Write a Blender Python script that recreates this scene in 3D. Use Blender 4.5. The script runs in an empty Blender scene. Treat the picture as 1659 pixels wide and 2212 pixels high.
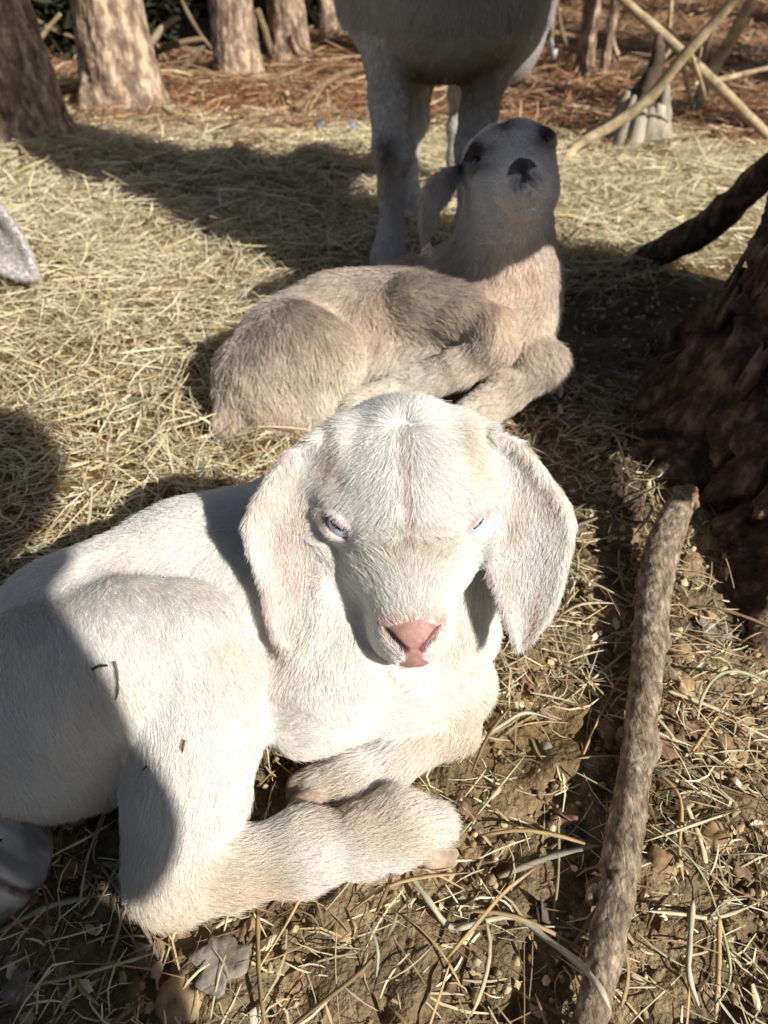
import bpy, math, random
import numpy as np
import openvdb as vdb
from mathutils import Vector, Matrix

random.seed(7)
rng = np.random.default_rng(7)
S = bpy.context.scene
COL = S.collection
PI = math.pi
R = math.radians

# ------------------------------------------------------------------ camera, light, exposure
CAM_H, PITCH, FPX = 0.42, 40.0, 1600.0
cd = bpy.data.cameras.new('camera')
cam = bpy.data.objects.new('camera', cd)
COL.objects.link(cam)
cam.location = (0, 0, CAM_H)
cam.rotation_euler = (R(90 - PITCH), 0, 0)
cd.sensor_fit = 'VERTICAL'
cd.sensor_height = 36.0
cd.sensor_width = 27.0
cd.lens = 36.0 * FPX / 2212.0
cd.clip_start = 0.02
cd.clip_end = 400
cd.dof.use_dof = True
cd.dof.focus_distance = 0.39
cd.dof.aperture_fstop = 11.0
S.camera = cam

SUN_EL, SUN_AZ = 36.0, (0.73, -0.68)          # horizontal direction towards the sun
sl = bpy.data.lights.new('sun', 'SUN')
sl.energy = 5.0
sl.angle = R(0.53)
sl.color = (1.0, 0.945, 0.865)
sun = bpy.data.objects.new('sun', sl)
COL.objects.link(sun)
tos = Vector((SUN_AZ[0] * math.cos(R(SUN_EL)), SUN_AZ[1] * math.cos(R(SUN_EL)), math.sin(R(SUN_EL)))).normalized()
sun.rotation_euler = tos.to_track_quat('Z', 'Y').to_euler()
sun.location = (3, -3, 6)

W = bpy.data.worlds.new('World')
S.world = W
W.use_nodes = True
nt = W.node_tree
sky = nt.nodes.new('ShaderNodeTexSky')
sky.sky_type = 'NISHITA'
sky.sun_disc = False
sky.sun_elevation = R(SUN_EL)
sky.sun_rotation = math.atan2(SUN_AZ[0], SUN_AZ[1])
bg = nt.nodes['Background']
bg.inputs['Strength'].default_value = 0.075
nt.links.new(sky.outputs[0], bg.inputs[0])

S.view_settings.view_transform = 'Standard'
S.view_settings.look = 'None'
S.view_settings.exposure = 0.50
S.view_settings.gamma = 1.0
S.view_settings.use_curve_mapping = False
S.cycles.max_bounces = 6
S.cycles.diffuse_bounces = 3
S.cycles.glossy_bounces = 2
S.cycles.transmission_bounces = 4
S.cycles.use_denoising = True
S.cycles_curves.shape = 'RIBBONS'

# ------------------------------------------------------------------ small helpers
_cp, _sp = math.cos(R(PITCH)), math.sin(R(PITCH))

def ray(u, v):
    return np.array([(u - 829.5) / FPX, _cp - (v - 1106) / FPX * _sp, -_sp - (v - 1106) / FPX * _cp])

def at(u, v, z=0.0):
    """World point at height z seen at photo position (u, v)."""
    d = ray(u, v)
    return np.array([0, 0, CAM_H]) + d * ((z - CAM_H) / d[2])

def atd(u, v, depth):
    return np.array([0, 0, CAM_H]) + ray(u, v) * depth

def aty(u, v, y):
    d = ray(u, v)
    return np.array([0, 0, CAM_H]) + d * (y / d[1])

def V3(*a):
    return np.array(a, float)

def unit(v):
    v = np.asarray(v, float)
    return v / max(np.linalg.norm(v), 1e-9)

def lin(r, g, b):
    return tuple(((c / 255) / 12.92 if c <= 10 else (((c / 255) + .055) / 1.055) ** 2.4) for c in (r, g, b))

def _hash(i, seed):
    i = i.astype(np.int64)
    h = (i[..., 0] * 374761393 + i[..., 1] * 668265263 + i[..., 2] * 2147483647 * 3 + seed * 1274126177) & 0xffffffff
    h = ((h ^ (h >> 13)) * 1274126177) & 0xffffffff
    h = ((h ^ (h >> 16)) * 2246822519) & 0xffffffff
    return ((h ^ (h >> 15)) & 0xffff) / 65535.0

def vnoise(p, seed=0):
    p = np.asarray(p, float)
    i = np.floor(p)
    f = p - i
    f = f * f * (3 - 2 * f)
    i = i.astype(np.int64)
    out = 0
    for dx in (0, 1):
        for dy in (0, 1):
            for dz in (0, 1):
                w = (f[..., 0] if dx else 1 - f[..., 0]) * (f[..., 1] if dy else 1 - f[..., 1]) * (f[..., 2] if dz else 1 - f[..., 2])
                out = out + w * _hash(i + np.array([dx, dy, dz]), seed)
    return out * 2 - 1

def fbm(p, oct=3, seed=0, gain=.5):
    p = np.asarray(p, float)
    a, s = 1.0, 0
    for k in range(oct):
        s = s + a * vnoise(p * 2 ** k, seed + 17 * k)
        a *= gain
    return s

def worley(p, seed=0):
    """Distances to the nearest and second nearest feature point, and the id of the nearest."""
    p = np.asarray(p, float)
    i = np.floor(p).astype(np.int64)
    d1 = np.full(p.shape[:-1], 9.0); d2 = np.full(p.shape[:-1], 9.0); idn = np.zeros(p.shape[:-1])
    for dx in (-1, 0, 1):
        for dy in (-1, 0, 1):
            for dz in (-1, 0, 1):
                c = i + np.array([dx, dy, dz])
                q = c + np.stack([_hash(c, seed), _hash(c, seed + 1), _hash(c, seed + 2)], -1)
                d = np.linalg.norm(q - p, axis=-1)
                n = d < d1
                d2 = np.where(n, d1, np.minimum(d2, d))
                idn = np.where(n, _hash(c, seed + 5), idn)
                d1 = np.where(n, d, d1)
    return d1, d2, idn

def mesh(name, verts, faces, mat=None, smooth=True, col=None):
    """One mesh from numpy vertices and a face array (or a list of face arrays)."""
    me = bpy.data.meshes.new(name)
    verts = np.asarray(verts, np.float32)
    if not isinstance(faces, (list, tuple)):
        faces = [faces]
    faces = [np.asarray(f, np.int32) for f in faces if len(f)]
    loops = np.concatenate([f.ravel() for f in faces])
    sizes = np.concatenate([np.full(len(f), f.shape[1], np.int32) for f in faces])
    starts = np.concatenate([[0], np.cumsum(sizes)[:-1]]).astype(np.int32)
    me.vertices.add(len(verts)); me.vertices.foreach_set('co', verts.ravel())
    me.loops.add(len(loops)); me.loops.foreach_set('vertex_index', loops)
    me.polygons.add(len(sizes)); me.polygons.foreach_set('loop_start', starts)
    me.polygons.foreach_set('loop_total', sizes)
    if smooth:
        me.polygons.foreach_set('use_smooth', np.ones(len(sizes), bool))
    if col is not None:
        a = me.attributes.new('col', 'FLOAT_COLOR', 'POINT')
        c = np.ones((len(verts), 4), np.float32); c[:, :3] = col
        a.data.foreach_set('color', c.ravel())
    me.update(calc_edges=True)
    if mat:
        me.materials.append(mat)
    return me

def link(name, data, parent=None, loc=None):
    o = bpy.data.objects.new(name, data)
    COL.objects.link(o)
    if loc is not None:
        o.location = loc
    if parent:
        o.parent = parent
    return o

def tag(o, label, cat, group=None):
    o['label'] = label; o['category'] = cat
    if group:
        o['group'] = group
    return o

def thing(name, label, cat, loc=(0, 0, 0), group=None):
    return tag(link(name, None, None, loc), label, cat, group)

def part(name, me, root, label=None):
    """Child mesh whose vertices are in world coordinates; the root is an Empty without rotation."""
    o = link(name, me, root)
    o.location = -Vector(root.location)
    if label:
        o['label'] = label
    return o

# ------------------------------------------------------------------ materials
def new_mat(name, rough=.8, spec=.3):
    m = bpy.data.materials.new(name); m.use_nodes = True
    b = m.node_tree.nodes['Principled BSDF']
    b.inputs['Roughness'].default_value = rough
    b.inputs['Specular IOR Level'].default_value = spec
    return m, m.node_tree, b

def noise_mat(name, cols, scale=20, detail=6, rough=.85, bump=.3, bscale=None, dist=.002, spec=.25, stretch=(1, 1, 1), coord='Object', stops=None):
    m, t, b = new_mat(name, rough, spec)
    N = t.nodes.new; L = t.links.new
    tc = N('ShaderNodeTexCoord'); mp = N('ShaderNodeMapping'); mp.inputs['Scale'].default_value = stretch
    L(tc.outputs[coord], mp.inputs[0])
    n = N('ShaderNodeTexNoise'); n.inputs['Scale'].default_value = scale; n.inputs['Detail'].default_value = detail
    n.inputs['Roughness'].default_value = .65
    L(mp.outputs[0], n.inputs['Vector'])
    r = N('ShaderNodeValToRGB')
    e = r.color_ramp.elements
    k = len(cols)
    stops = stops or [.3 + .4 * i / max(k - 1, 1) for i in range(k)]
    e[0].position, e[0].color = stops[0], (*cols[0], 1)
    e[1].position, e[1].color = stops[-1], (*cols[-1], 1)
    for i in range(1, k - 1):
        q = e.new(stops[i]); q.color = (*cols[i], 1)
    L(n.outputs[0], r.inputs[0]); L(r.outputs[0], b.inputs['Base Color'])
    if bump:
        n2 = N('ShaderNodeTexNoise'); n2.inputs['Scale'].default_value = bscale or scale * 3; n2.inputs['Detail'].default_value = 5
        L(mp.outputs[0], n2.inputs['Vector'])
        bp = N('ShaderNodeBump'); bp.inputs['Strength'].default_value = bump; bp.inputs['Distance'].default_value = dist
        L(n2.outputs[0], bp.inputs['Height']); L(bp.outputs[0], b.inputs['Normal'])
    return m

def attr_mat(name, rough=.8, spec=.2, bump=0, bscale=200, dist=.001, var=.25, vscale=60, trans=0.0):
    """Colour from the 'col' attribute, broken up by noise."""
    m, t, b = new_mat(name, rough, spec)
    N = t.nodes.new; L = t.links.new
    a = N('ShaderNodeAttribute'); a.attribute_name = 'col'
    tc = N('ShaderNodeTexCoord')
    n = N('ShaderNodeTexNoise'); n.inputs['Scale'].default_value = vscale; n.inputs['Detail'].default_value = 6; n.inputs['Roughness'].default_value = .7
    L(tc.outputs['Object'], n.inputs['Vector'])
    mr = N('ShaderNodeMapRange'); mr.inputs['From Min'].default_value = .25; mr.inputs['From Max'].default_value = .75
    mr.inputs['To Min'].default_value = 1 - var; mr.inputs['To Max'].default_value = 1 + var
    L(n.outputs[0], mr.inputs[0])
    mx = N('ShaderNodeVectorMath'); mx.operation = 'SCALE'
    L(a.outputs['Color'], mx.inputs[0]); L(mr.outputs[0], mx.inputs['Scale'])
    L(mx.outputs[0], b.inputs['Base Color'])
    if bump:
        n2 = N('ShaderNodeTexNoise'); n2.inputs['Scale'].default_value = bscale; n2.inputs['Detail'].default_value = 4
        L(tc.outputs['Object'], n2.inputs['Vector'])
        bp = N('ShaderNodeBump'); bp.inputs['Strength'].default_value = bump; bp.inputs['Distance'].default_value = dist
        L(n2.outputs[0], bp.inputs['Height']); L(bp.outputs[0], b.inputs['Normal'])
    if trans:
        tr = N('ShaderNodeBsdfTranslucent'); L(mx.outputs[0], tr.inputs[0])
        ms = N('ShaderNodeMixShader'); ms.inputs[0].default_value = trans
        out = t.nodes['Material Output']
        L(b.outputs[0], ms.inputs[1]); L(tr.outputs[0], ms.inputs[2]); L(ms.outputs[0], out.inputs[0])
    return m

def fur_mat(name):
    m = bpy.data.materials.new(name); m.use_nodes = True
    t = m.node_tree; N = t.nodes.new; L = t.links.new
    t.nodes.remove(t.nodes['Principled BSDF'])
    a = N('ShaderNodeAttribute'); a.attribute_name = 'col'
    d = N('ShaderNodeBsdfDiffuse'); tr = N('ShaderNodeBsdfTranslucent'); g = N('ShaderNodeBsdfAnisotropic')
    g.inputs['Roughness'].default_value = .35; g.inputs['Color'].default_value = (.6, .6, .6, 1)
    L(a.outputs['Color'], d.inputs[0]); L(a.outputs['Color'], tr.inputs[0])
    m1 = N('ShaderNodeMixShader'); m1.inputs[0].default_value = .50
    L(d.outputs[0], m1.inputs[1]); L(tr.outputs[0], m1.inputs[2])
    m2 = N('ShaderNodeMixShader'); m2.inputs[0].default_value = .06
    L(m1.outputs[0], m2.inputs[1]); L(g.outputs[0], m2.inputs[2])
    L(m2.outputs[0], t.nodes['Material Output'].inputs[0])
    return m

M_FUR = fur_mat('goat_fur')
M_SKIN = attr_mat('goat_skin', rough=.42, spec=.4, var=.10, vscale=400, bump=.45, bscale=1100, dist=.0006)
M_HOOF = noise_mat('hoof_horn', [lin(136, 116, 98), lin(198, 180, 158)], scale=60, rough=.5, bump=.2, bscale=300, dist=.0005)
M_STRAW = attr_mat('dry_straw', rough=.6, spec=.35, var=.25, vscale=90, trans=.2)
M_STONE = noise_mat('pebble_stone', [lin(104, 84, 60), lin(156, 130, 96), lin(186, 164, 132)], scale=70, rough=.6, bump=.3, bscale=300, dist=.0008)

# ------------------------------------------------------------------ sculpting field
class Sculpt:
    """A body grown as one continuous surface: limbs and masses blended in a distance field, then meshed."""
    def __init__(s, lo, hi, h):
        s.h = h
        s.lo = np.array(lo, float)
        n = np.ceil((np.array(hi) - s.lo) / h).astype(int) + 1
        s.n = n
        s.f = np.full(n, 1.0, np.float32)
        s.bones = []                                  # a, b, ra, rb, flow

    def box(s, lo, hi):
        a = np.clip(np.floor((np.array(lo) - s.lo) / s.h).astype(int), 0, s.n)
        b = np.clip(np.ceil((np.array(hi) - s.lo) / s.h).astype(int) + 1, 0, s.n)
        sl = tuple(slice(i, j) for i, j in zip(a, b))
        g = np.stack(np.meshgrid(*[np.arange(i, j) for i, j in zip(a, b)], indexing='ij'), -1) * s.h + s.lo
        return sl, g.astype(np.float32)

    def mix(s, sl, d, k, sub=False):
        f = s.f[sl]
        if f.size == 0:
            return
        if sub:
            d = -d
            hh = np.maximum(k - np.abs(f - d), 0) / k
            s.f[sl] = np.maximum(f, d) + hh * hh * k * .25
        else:
            hh = np.maximum(k - np.abs(f - d), 0) / k
            s.f[sl] = np.minimum(f, d) - hh * hh * k * .25

    def cone(s, a, b, ra, rb, k=.02, flow=True, sub=False):
        a = np.asarray(a, float); b = np.asarray(b, float)
        m = max(ra, rb) + k + 4 * s.h
        sl, g = s.box(np.minimum(a, b) - m, np.maximum(a, b) + m)
        ab = (b - a).astype(np.float32); L2 = max(float(ab @ ab), 1e-12)
        p = g - a.astype(np.float32)
        t = np.clip(p @ ab / L2, 0, 1)
        d = np.linalg.norm(p - t[..., None] * ab, axis=-1) - (ra + (rb - ra) * t)
        s.mix(sl, d, k, sub)
        if flow is not False and not sub:
            s.bones.append((a, b, ra, rb, unit(b - a) if flow is True else unit(flow)))

    def chain(s, pts, k=.02, flow=True):
        for p, q in zip(pts[:-1], pts[1:]):
            s.cone(p[:3], q[:3], p[3], q[3], k, flow)

    def ell(s, c, r, rot=None, k=.02, flow=None, sub=False):
        c = np.asarray(c, float); r = np.asarray(r, float)
        m = r.max() + k + 4 * s.h
        sl, g = s.box(c - m, c + m)
        p = g - c.astype(np.float32)
        if rot is not None:
            p = p @ np.asarray(rot, np.float32)       # columns are the ellipsoid's axes in the world
        k0 = np.linalg.norm(p / r, axis=-1)
        k1 = np.linalg.norm(p / (r * r), axis=-1) + 1e-9
        s.mix(sl, (k0 * (k0 - 1) / k1).astype(np.float32), k, sub)
        if flow is not None and not sub:
            s.bones.append((c, c, r.min(), r.min(), unit(flow)))

    def ear(s, base, tip, across, prof, thick=.0026, curl=.012, k=.006, wave=0):
        """Flat hanging ear: prof rows are (position along 0..1, centre offset, half width)."""
        base = np.asarray(base, float); tip = np.asarray(tip, float)
        D = tip - base; L = np.linalg.norm(D); D = D / L
        A = unit(np.asarray(across, float) - D * (np.asarray(across, float) @ D))
        Nn = np.cross(A, D)
        prof = np.array(prof, float)
        w = prof[:, 2].max() + np.abs(prof[:, 1]).max() + .02
        pts = np.array([base + A * w, base - A * w, tip + A * w, tip - A * w])
        sl, g = s.box(pts.min(0) - .03, pts.max(0) + .03)
        p = g - base.astype(np.float32)
        q = p @ D / L; x = p @ A; y = p @ Nn
        cc = np.interp(q, prof[:, 0], prof[:, 1]); hw = np.maximum(np.interp(q, prof[:, 0], prof[:, 2]), 1e-4)
        e = (x - cc) / hw
        off = -curl * np.clip(e, -1.3, 1.3) ** 2
        T = thick
        hw = np.maximum(hw, T)
        d = np.sqrt(np.maximum((np.abs(x - cc) - (hw - T)) * .85, 0) ** 2 + ((y - off) * .9) ** 2 + np.maximum((q - 1) * L + T, 0) ** 2 + np.maximum(-q * L, 0) ** 2) - T
        s.mix(sl, d.astype(np.float32), k)
        s.bones.append((base, tip, .03, .02, D))
        def dist(Pq):
            u = Pq - base
            q2 = u @ D / L; x2 = u @ A; y2 = u @ Nn
            c2 = np.interp(q2, prof[:, 0], prof[:, 1]); h2 = np.maximum(np.interp(q2, prof[:, 0], prof[:, 2]), thick)
            e2 = np.clip((x2 - c2) / h2, -1.3, 1.3)
            return np.sqrt(np.maximum(np.abs(x2 - c2) - (h2 - thick), 0) ** 2 + (y2 + curl * e2 ** 2) ** 2 + np.maximum((q2 - 1) * L + thick, 0) ** 2 + np.maximum(-q2 * L, 0) ** 2) - thick
        return base, tip, A, Nn, dist

    def march(s, P, d, far, k=1.0):
        """Distance along d (in units of k) from P to the surface."""
        t = np.arange(0, far, .0004)
        X = (np.asarray(P)[None] + np.asarray(d)[None] * (t * k)[:, None] - s.lo) / s.h
        i = np.clip(np.floor(X).astype(int), 0, s.n - 2); f = X - i
        v = 0
        for a in (0, 1):
            for b in (0, 1):
                for c in (0, 1):
                    w = (f[:, 0] if a else 1 - f[:, 0]) * (f[:, 1] if b else 1 - f[:, 1]) * (f[:, 2] if c else 1 - f[:, 2])
                    v = v + w * s.f[i[:, 0] + a, i[:, 1] + b, i[:, 2] + c]
        hit = np.nonzero(v < 0)[0]
        return t[hit[0]] if len(hit) else far

    def sample(s, P):
        X = (np.asarray(P) - s.lo) / s.h
        i = np.clip(np.floor(X).astype(int), 0, s.n - 2); f = X - i
        v = 0
        for a in (0, 1):
            for b in (0, 1):
                for c in (0, 1):
                    v += (f[0] if a else 1 - f[0]) * (f[1] if b else 1 - f[1]) * (f[2] if c else 1 - f[2]) * s.f[i[0] + a, i[1] + b, i[2] + c]
        return float(v)

    def mesh(s):
        band = 4 * s.h
        g = vdb.FloatGrid(band)
        g.copyFromArray(np.clip(s.f, -band, band))
        p, q = g.convertToQuads(0.0)
        p = p * s.h + s.lo
        q = q.astype(np.int32)
        a, b, c, d = (p[q[:, i]] for i in range(4))
        vol = np.einsum('ij,ij->', np.cross(a, b), c) + np.einsum('ij,ij->', np.cross(a, c), d)
        if vol < 0:
            q = q[:, ::-1].copy()
        # a light relaxation takes the grid's stair-steps away
        e = np.concatenate([q[:, [0, 1]], q[:, [1, 2]], q[:, [2, 3]], q[:, [3, 0]]])
        cnt = np.bincount(e[:, 0], minlength=len(p)).astype(float)[:, None] + 1e-9
        for _ in range(2):
            acc = np.stack([np.bincount(e[:, 0], p[e[:, 1], k], len(p)) for k in range(3)], -1)
            p = p * .4 + .6 * acc / cnt
        s.v, s.q = p, q
        return p, q

    def flow_at(s, P):
        out = np.zeros_like(P); 
        for a, b, ra, rb, fl in s.bones:
            ab = b - a; L2 = max(float(ab @ ab), 1e-12)
            t = np.clip((P - a) @ ab / L2, 0, 1)
            d = np.maximum(np.linalg.norm(P - a - t[:, None] * ab, axis=1) - (ra + (rb - ra) * t), 0) + .006
            out += (1 / d ** 3)[:, None] * fl
        return out

def vnormals(p, q):
    n = np.cross(p[q[:, 2]] - p[q[:, 0]], p[q[:, 3]] - p[q[:, 1]])
    N = np.stack([sum(np.bincount(q[:, k], n[:, j], len(p)) for k in range(4)) for j in range(3)], -1)
    return N / (np.linalg.norm(N, axis=1, keepdims=True) + 1e-12)

def coat(root, p, q, flow, length, colour, n, width=.00022, lift=38, clump=.004, mess=.25, dens=None, seed=1, segs=4, name='coat', curlk=.0):
    """Fur as real strands rooted on the body: flow, length and colour are functions of the roots."""
    r = np.random.default_rng(seed)
    tri = np.concatenate([q[:, [0, 1, 2]], q[:, [0, 2, 3]]])
    ar = np.linalg.norm(np.cross(p[tri[:, 1]] - p[tri[:, 0]], p[tri[:, 2]] - p[tri[:, 0]]), axis=1)
    cen = p[tri].mean(1)
    if dens is not None:
        ar = ar * np.clip(dens(cen), 0, None)
    ti = r.choice(len(tri), n, p=ar / ar.sum())
    u = r.random((n, 2)); fl = u.sum(1) > 1; u[fl] = 1 - u[fl]
    w = np.stack([1 - u.sum(1), u[:, 0], u[:, 1]], -1)
    P = np.einsum('ij,ijk->ik', w, p[tri[ti]])
    NV = vnormals(p, q)
    Nn = np.einsum('ij,ijk->ik', w, NV[tri[ti]]); Nn /= np.linalg.norm(Nn, axis=1, keepdims=True) + 1e-9
    D = flow(P, Nn)
    D = D - Nn * np.sum(D * Nn, 1, keepdims=True)
    D /= np.linalg.norm(D, axis=1, keepdims=True) + 1e-9
    B = np.cross(Nn, D)
    # neighbouring strands lean together (locks), plus a little disorder of each
    c = P / clump
    lock = np.stack([vnoise(c, seed + 3), vnoise(c * .35, seed + 4)], -1)
    side = mess * (lock[:, 0] * 1.1 + lock[:, 1] * 1.0) + mess * .55 * r.normal(size=n)
    D = D + B * side[:, None]; D /= np.linalg.norm(D, axis=1, keepdims=True)
    B = np.cross(Nn, D)
    L = length(P) * np.clip(r.normal(1, .2, n), .45, 1.7)
    th = np.radians(lift * np.clip(r.normal(1, .3, n) + .45 * vnoise(c * .7, seed + 9), .25, 2.2))
    k = np.linspace(0, 1, segs + 1)
    a = np.sin(th)[:, None] * (k - .38 * k ** 2)[None] + (.0003 / L)[:, None] * k[None]
    f = np.cos(th)[:, None] * k[None]
    sd = (r.normal(0, .12, n) * (1 + curlk))[:, None] * (k ** 2)[None]
    X = P[:, None] - Nn[:, None] * .0002 + L[:, None, None] * (D[:, None] * f[..., None] + Nn[:, None] * a[..., None] + B[:, None] * sd[..., None])
    X[..., 2] = np.maximum(X[..., 2], .001)
    hc = bpy.data.hair_curves.new(name)
    hc.add_curves([segs + 1] * n)
    hc.attributes['position'].data.foreach_set('vector', X.astype(np.float32).ravel())
    ra = hc.attributes.new('radius', 'FLOAT', 'POINT')
    wv = width * np.clip(r.normal(1, .25, n), .5, 1.8)
    ra.data.foreach_set('value', (wv[:, None] * (1 - .75 * k)[None]).astype(np.float32).ravel())
    ca = hc.attributes.new('col', 'FLOAT_COLOR', 'CURVE')
    C = np.ones((n, 4), np.float32); C[:, :3] = np.clip(colour(P, r), .001, .95)
    ca.data.foreach_set('color', C.ravel())
    hc.materials.append(M_FUR)
    o = link(name, hc, root); o.location = -Vector(root.location)
    return o
FUR = True

# ------------------------------------------------------------------ goats
class Frame:
    """Local head axes: x to the picture's right, f along the nose, n out of the face."""
    def __init__(s, O, F, X, k=1.0):
        s.O = np.asarray(O, float); s.F = unit(F)
        s.X = unit(np.asarray(X, float) - s.F * (np.asarray(X, float) @ s.F))
        s.N = np.cross(s.F, s.X)
        s.k = k
        s.M = np.stack([s.X, s.F, s.N], 1)
    eye_from = None
    def p(s, x, f, n):
        return s.O + s.M @ (np.array([x, f, n]) * s.k)
    def loc(s, P):
        return (P - s.O) @ s.M / s.k

def sculpt_head(b, H):
    k = H.k
    E = lambda c, r, kk=.012, flow=None, sub=False, rot=None: b.ell(H.p(*c), np.array(r) * k, H.M if rot is None else rot, kk * k, flow, sub)
    C = lambda a, c, ra, rb, kk=.012, flow=False, sub=False: b.cone(H.p(*a), H.p(*c), ra * k, rb * k, kk * k, flow, sub)
    E((0, -.030, -.036), (.0425, .040, .041), .012)                       # skull
    E((0, -.016, -.022), (.036, .038, .027), .012)                        # forehead
    C((0, .006, -.027), (0, .054, -.0255), .0300, .0180, .012)            # bridge and muzzle
    C((0, .046, -.027), (0, .062, -.031), .0175, .0150, .008)             # nose end
    for s in (-1, 1):
        E((s * .0185, .014, -.044), (.0175, .028, .024), .014)            # cheeks
        E((s * .0105, .055, -.035), (.0120, .015, .0130), .008)           # upper lips
        E((s * .0310, -.010, -.0155), (.0100, .014, .0100), .010)         # brow ridges
        E((s * .027, -.045, -.016), (.009, .012, .008), .010)             # horn buds
    C((0, .010, -.060), (0, .060, -.047), .019, .0100, .012)              # jaw
    E((0, .063, -.047), (.0115, .0105, .008), .006)                       # chin and lower lip
    top = lambda x, f, dn=-.0003: (x, f, b.march(H.p(x, f, .05), -H.N, .12, H.k) * -1 + .05 + dn)
    nose = lambda x, n, df=-.0003: (x, .115 - b.march(H.p(x, .115, n), -H.F, .12, H.k) + df, n)
    side = lambda s, f, n: .06 - b.march(H.p(s * .06, f, n), -H.X * s, .06, H.k)
    pts = []
    for s in (-1, 1):                                                     # nostrils: slits slanting in to the middle
        pts += [(top(s * .0140, .0535), top(s * .0118, .0570), .0018, .0026, .001), (top(s * .0118, .0570), top(s * .0085, .0605, -.001), .0026, .0024, .001), (top(s * .0085, .0605, -.001), top(s * .0048, .0635), .0023, .0011, .001)]
        m = [nose(s * x, n) for x, n in ((.0, -.0420), (.006, -.0425), (.012, -.0415), (.016, -.0390))]
        pts += [(m[i], m[i + 1], .0012, .0012, .002) for i in range(3)]
    m = [nose(0, n) for n in (-.026, -.031, -.036, -.042)]
    pts += [(m[i], m[i + 1], .0008, .0008, .0025) for i in range(3)]
    m = [top(0, f, .0006) for f in (-.055, -.042, -.028, -.012, -.002)]
    pts += [(m[i], m[i + 1], .0012, .0012, .006) for i in range(4)]
    H.slits = [(np.array(a), np.array(c), ra) for a, c, ra, rb, kk in pts if ra > .0011 and a[1] > .03]
    for a, c, ra, rb, kk in pts:
        C(a, c, ra, rb, kk, sub=True)
    H.eyes = {}
    for s in (-1, 1):                                                     # eyes between an upper and a lower lid
        src = V3(s * .030, .000, .12); d = unit(V3(s * .022, .018, -1.0)) if H.eye_from is None else None
        if H.eye_from is not None:                                        # a measured point on the face
            o, dr = H.eye_from[s]
            src = H.loc(o); d = unit(H.M.T @ unit(dr)); 
        e = src + d * (b.march(H.p(*src), H.M @ d, .75, H.k) + .0004)
        n0 = np.array([b.sample(H.p(*(e + V3(*(np.eye(3)[a] * .002))))) - b.sample(H.p(*(e - V3(*(np.eye(3)[a] * .002))))) for a in range(3)])
        ax = unit(unit(n0) + .25 * unit(-d))
        sl = unit(V3(-s * .88, .50, 0)); sl = unit(sl - ax * (sl @ ax))        # along the slit, towards the nose
        up = np.cross(sl, ax); up = up * (1 if up[1] < 0 else -1)
        H.eyes[s] = (e, ax, sl, up)
    for s in (-1, 1):
        e, ax, sl, up = H.eyes[s]
        for q, w, r, o in ((up, .0070, .0020, .0004), (-up, .0062, .0015, -.0004)):
            m = [e + sl * t * .0100 + q * w * (1 - .8 * t * t) + ax * (o - .0022 * t * t) for t in (-1, -.5, 0, .5, 1)]
            for a0, a1 in zip(m[:-1], m[1:]):
                C(a0, a1, r, r, .002)
        b.ell(H.p(*e), np.array([.0100, .0048, .0080]) * k, H.M @ np.stack([sl, up, ax], 1), .0012 * k, None, True)

def head_flow(H, P, base):
    """Hair runs from the nose up the face and away from the middle parting."""
    l = H.loc(P)
    x, f, n = l.T
    sx = np.clip(x / .022, -1, 1)
    up = -np.clip((f - .004) / .012, 0, 1)                                 # bridge: up the face
    fore = np.clip((.004 - f) / .010, 0, 1)
    crown = np.clip((f + .056) / .012, -1, 1)                              # whorl at the poll: down in front of it, up behind
    V = H.X * (sx * (.40 + .9 * fore))[:, None] + H.F * (up + .75 * fore * crown)[:, None] + H.N * (-.35)
    return V

def eye(root, H, s, iris, k=1.0):
    """Eyeball with iris and slit pupil, seated behind the lids."""
    r = .0105 * k
    e, ax, slit, up = H.eyes[s]
    axis = unit(H.M @ unit(ax * .95 + up * .10))
    c = H.p(*(e - ax * (.0105 - .0014)))
    T = unit(H.M @ slit); T = unit(T - axis * (axis @ T)); U = np.cross(T, axis)
    nu, nv = 40, 48
    vs, fs, cs = [], [], []
    for i in range(nu + 1):
        th = PI * i / nu
        for j in range(nv):
            ph = 2 * PI * j / nv
            d = axis * math.cos(th) + (T * math.cos(ph) + U * math.sin(ph)) * math.sin(th)
            vs.append(c + d * r)
            a, bb = math.sin(th) * math.cos(ph), math.sin(th) * math.sin(ph)
            if math.cos(th) > 0 and abs(bb) < .085 and abs(a) < .45:
                cs.append((.012, .014, .03))
            elif math.cos(th) > .66:
                cs.append(tuple(q * (.8 + .3 * random.random()) for q in iris))
            elif math.cos(th) > .58:
                cs.append(tuple(q * .3 for q in iris))
            else:
                cs.append((.50, .44, .43))
    for i in range(nu):
        for j in range(nv):
            a, b2 = i * nv + j, i * nv + (j + 1) % nv
            fs.append((a, b2, b2 + nv, a + nv))
    return part('eye', mesh('eye', vs, np.array(fs), M_EYE, True, np.array(cs)), root)

M_EYE = attr_mat('eye_wet', rough=.08, spec=.6, var=.04)

def nose_w(ll):
    return np.interp(ll[:, 1], [.047, .051, .055, .061, .066, .069, .073, .080], [0, .0120, .0155, .0115, .0060, .0048, .0085, .0095])

def nose_near(ll):
    return (ll[:, 1] > .046) & (ll[:, 1] < .0815) & (ll[:, 2] > -.052) & (ll[:, 2] < .02)

def slit_mask(H, l):
    m = np.zeros(len(l))
    for a, c, r in H.slits:
        ab = c - a; t = np.clip((l - a) @ ab / (ab @ ab), 0, 1)
        d = np.linalg.norm(l - a - t[:, None] * ab, axis=1)
        m = np.maximum(m, np.clip((r * 1.15 - d) / .0007 + .5, 0, 1))
    return m

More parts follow.
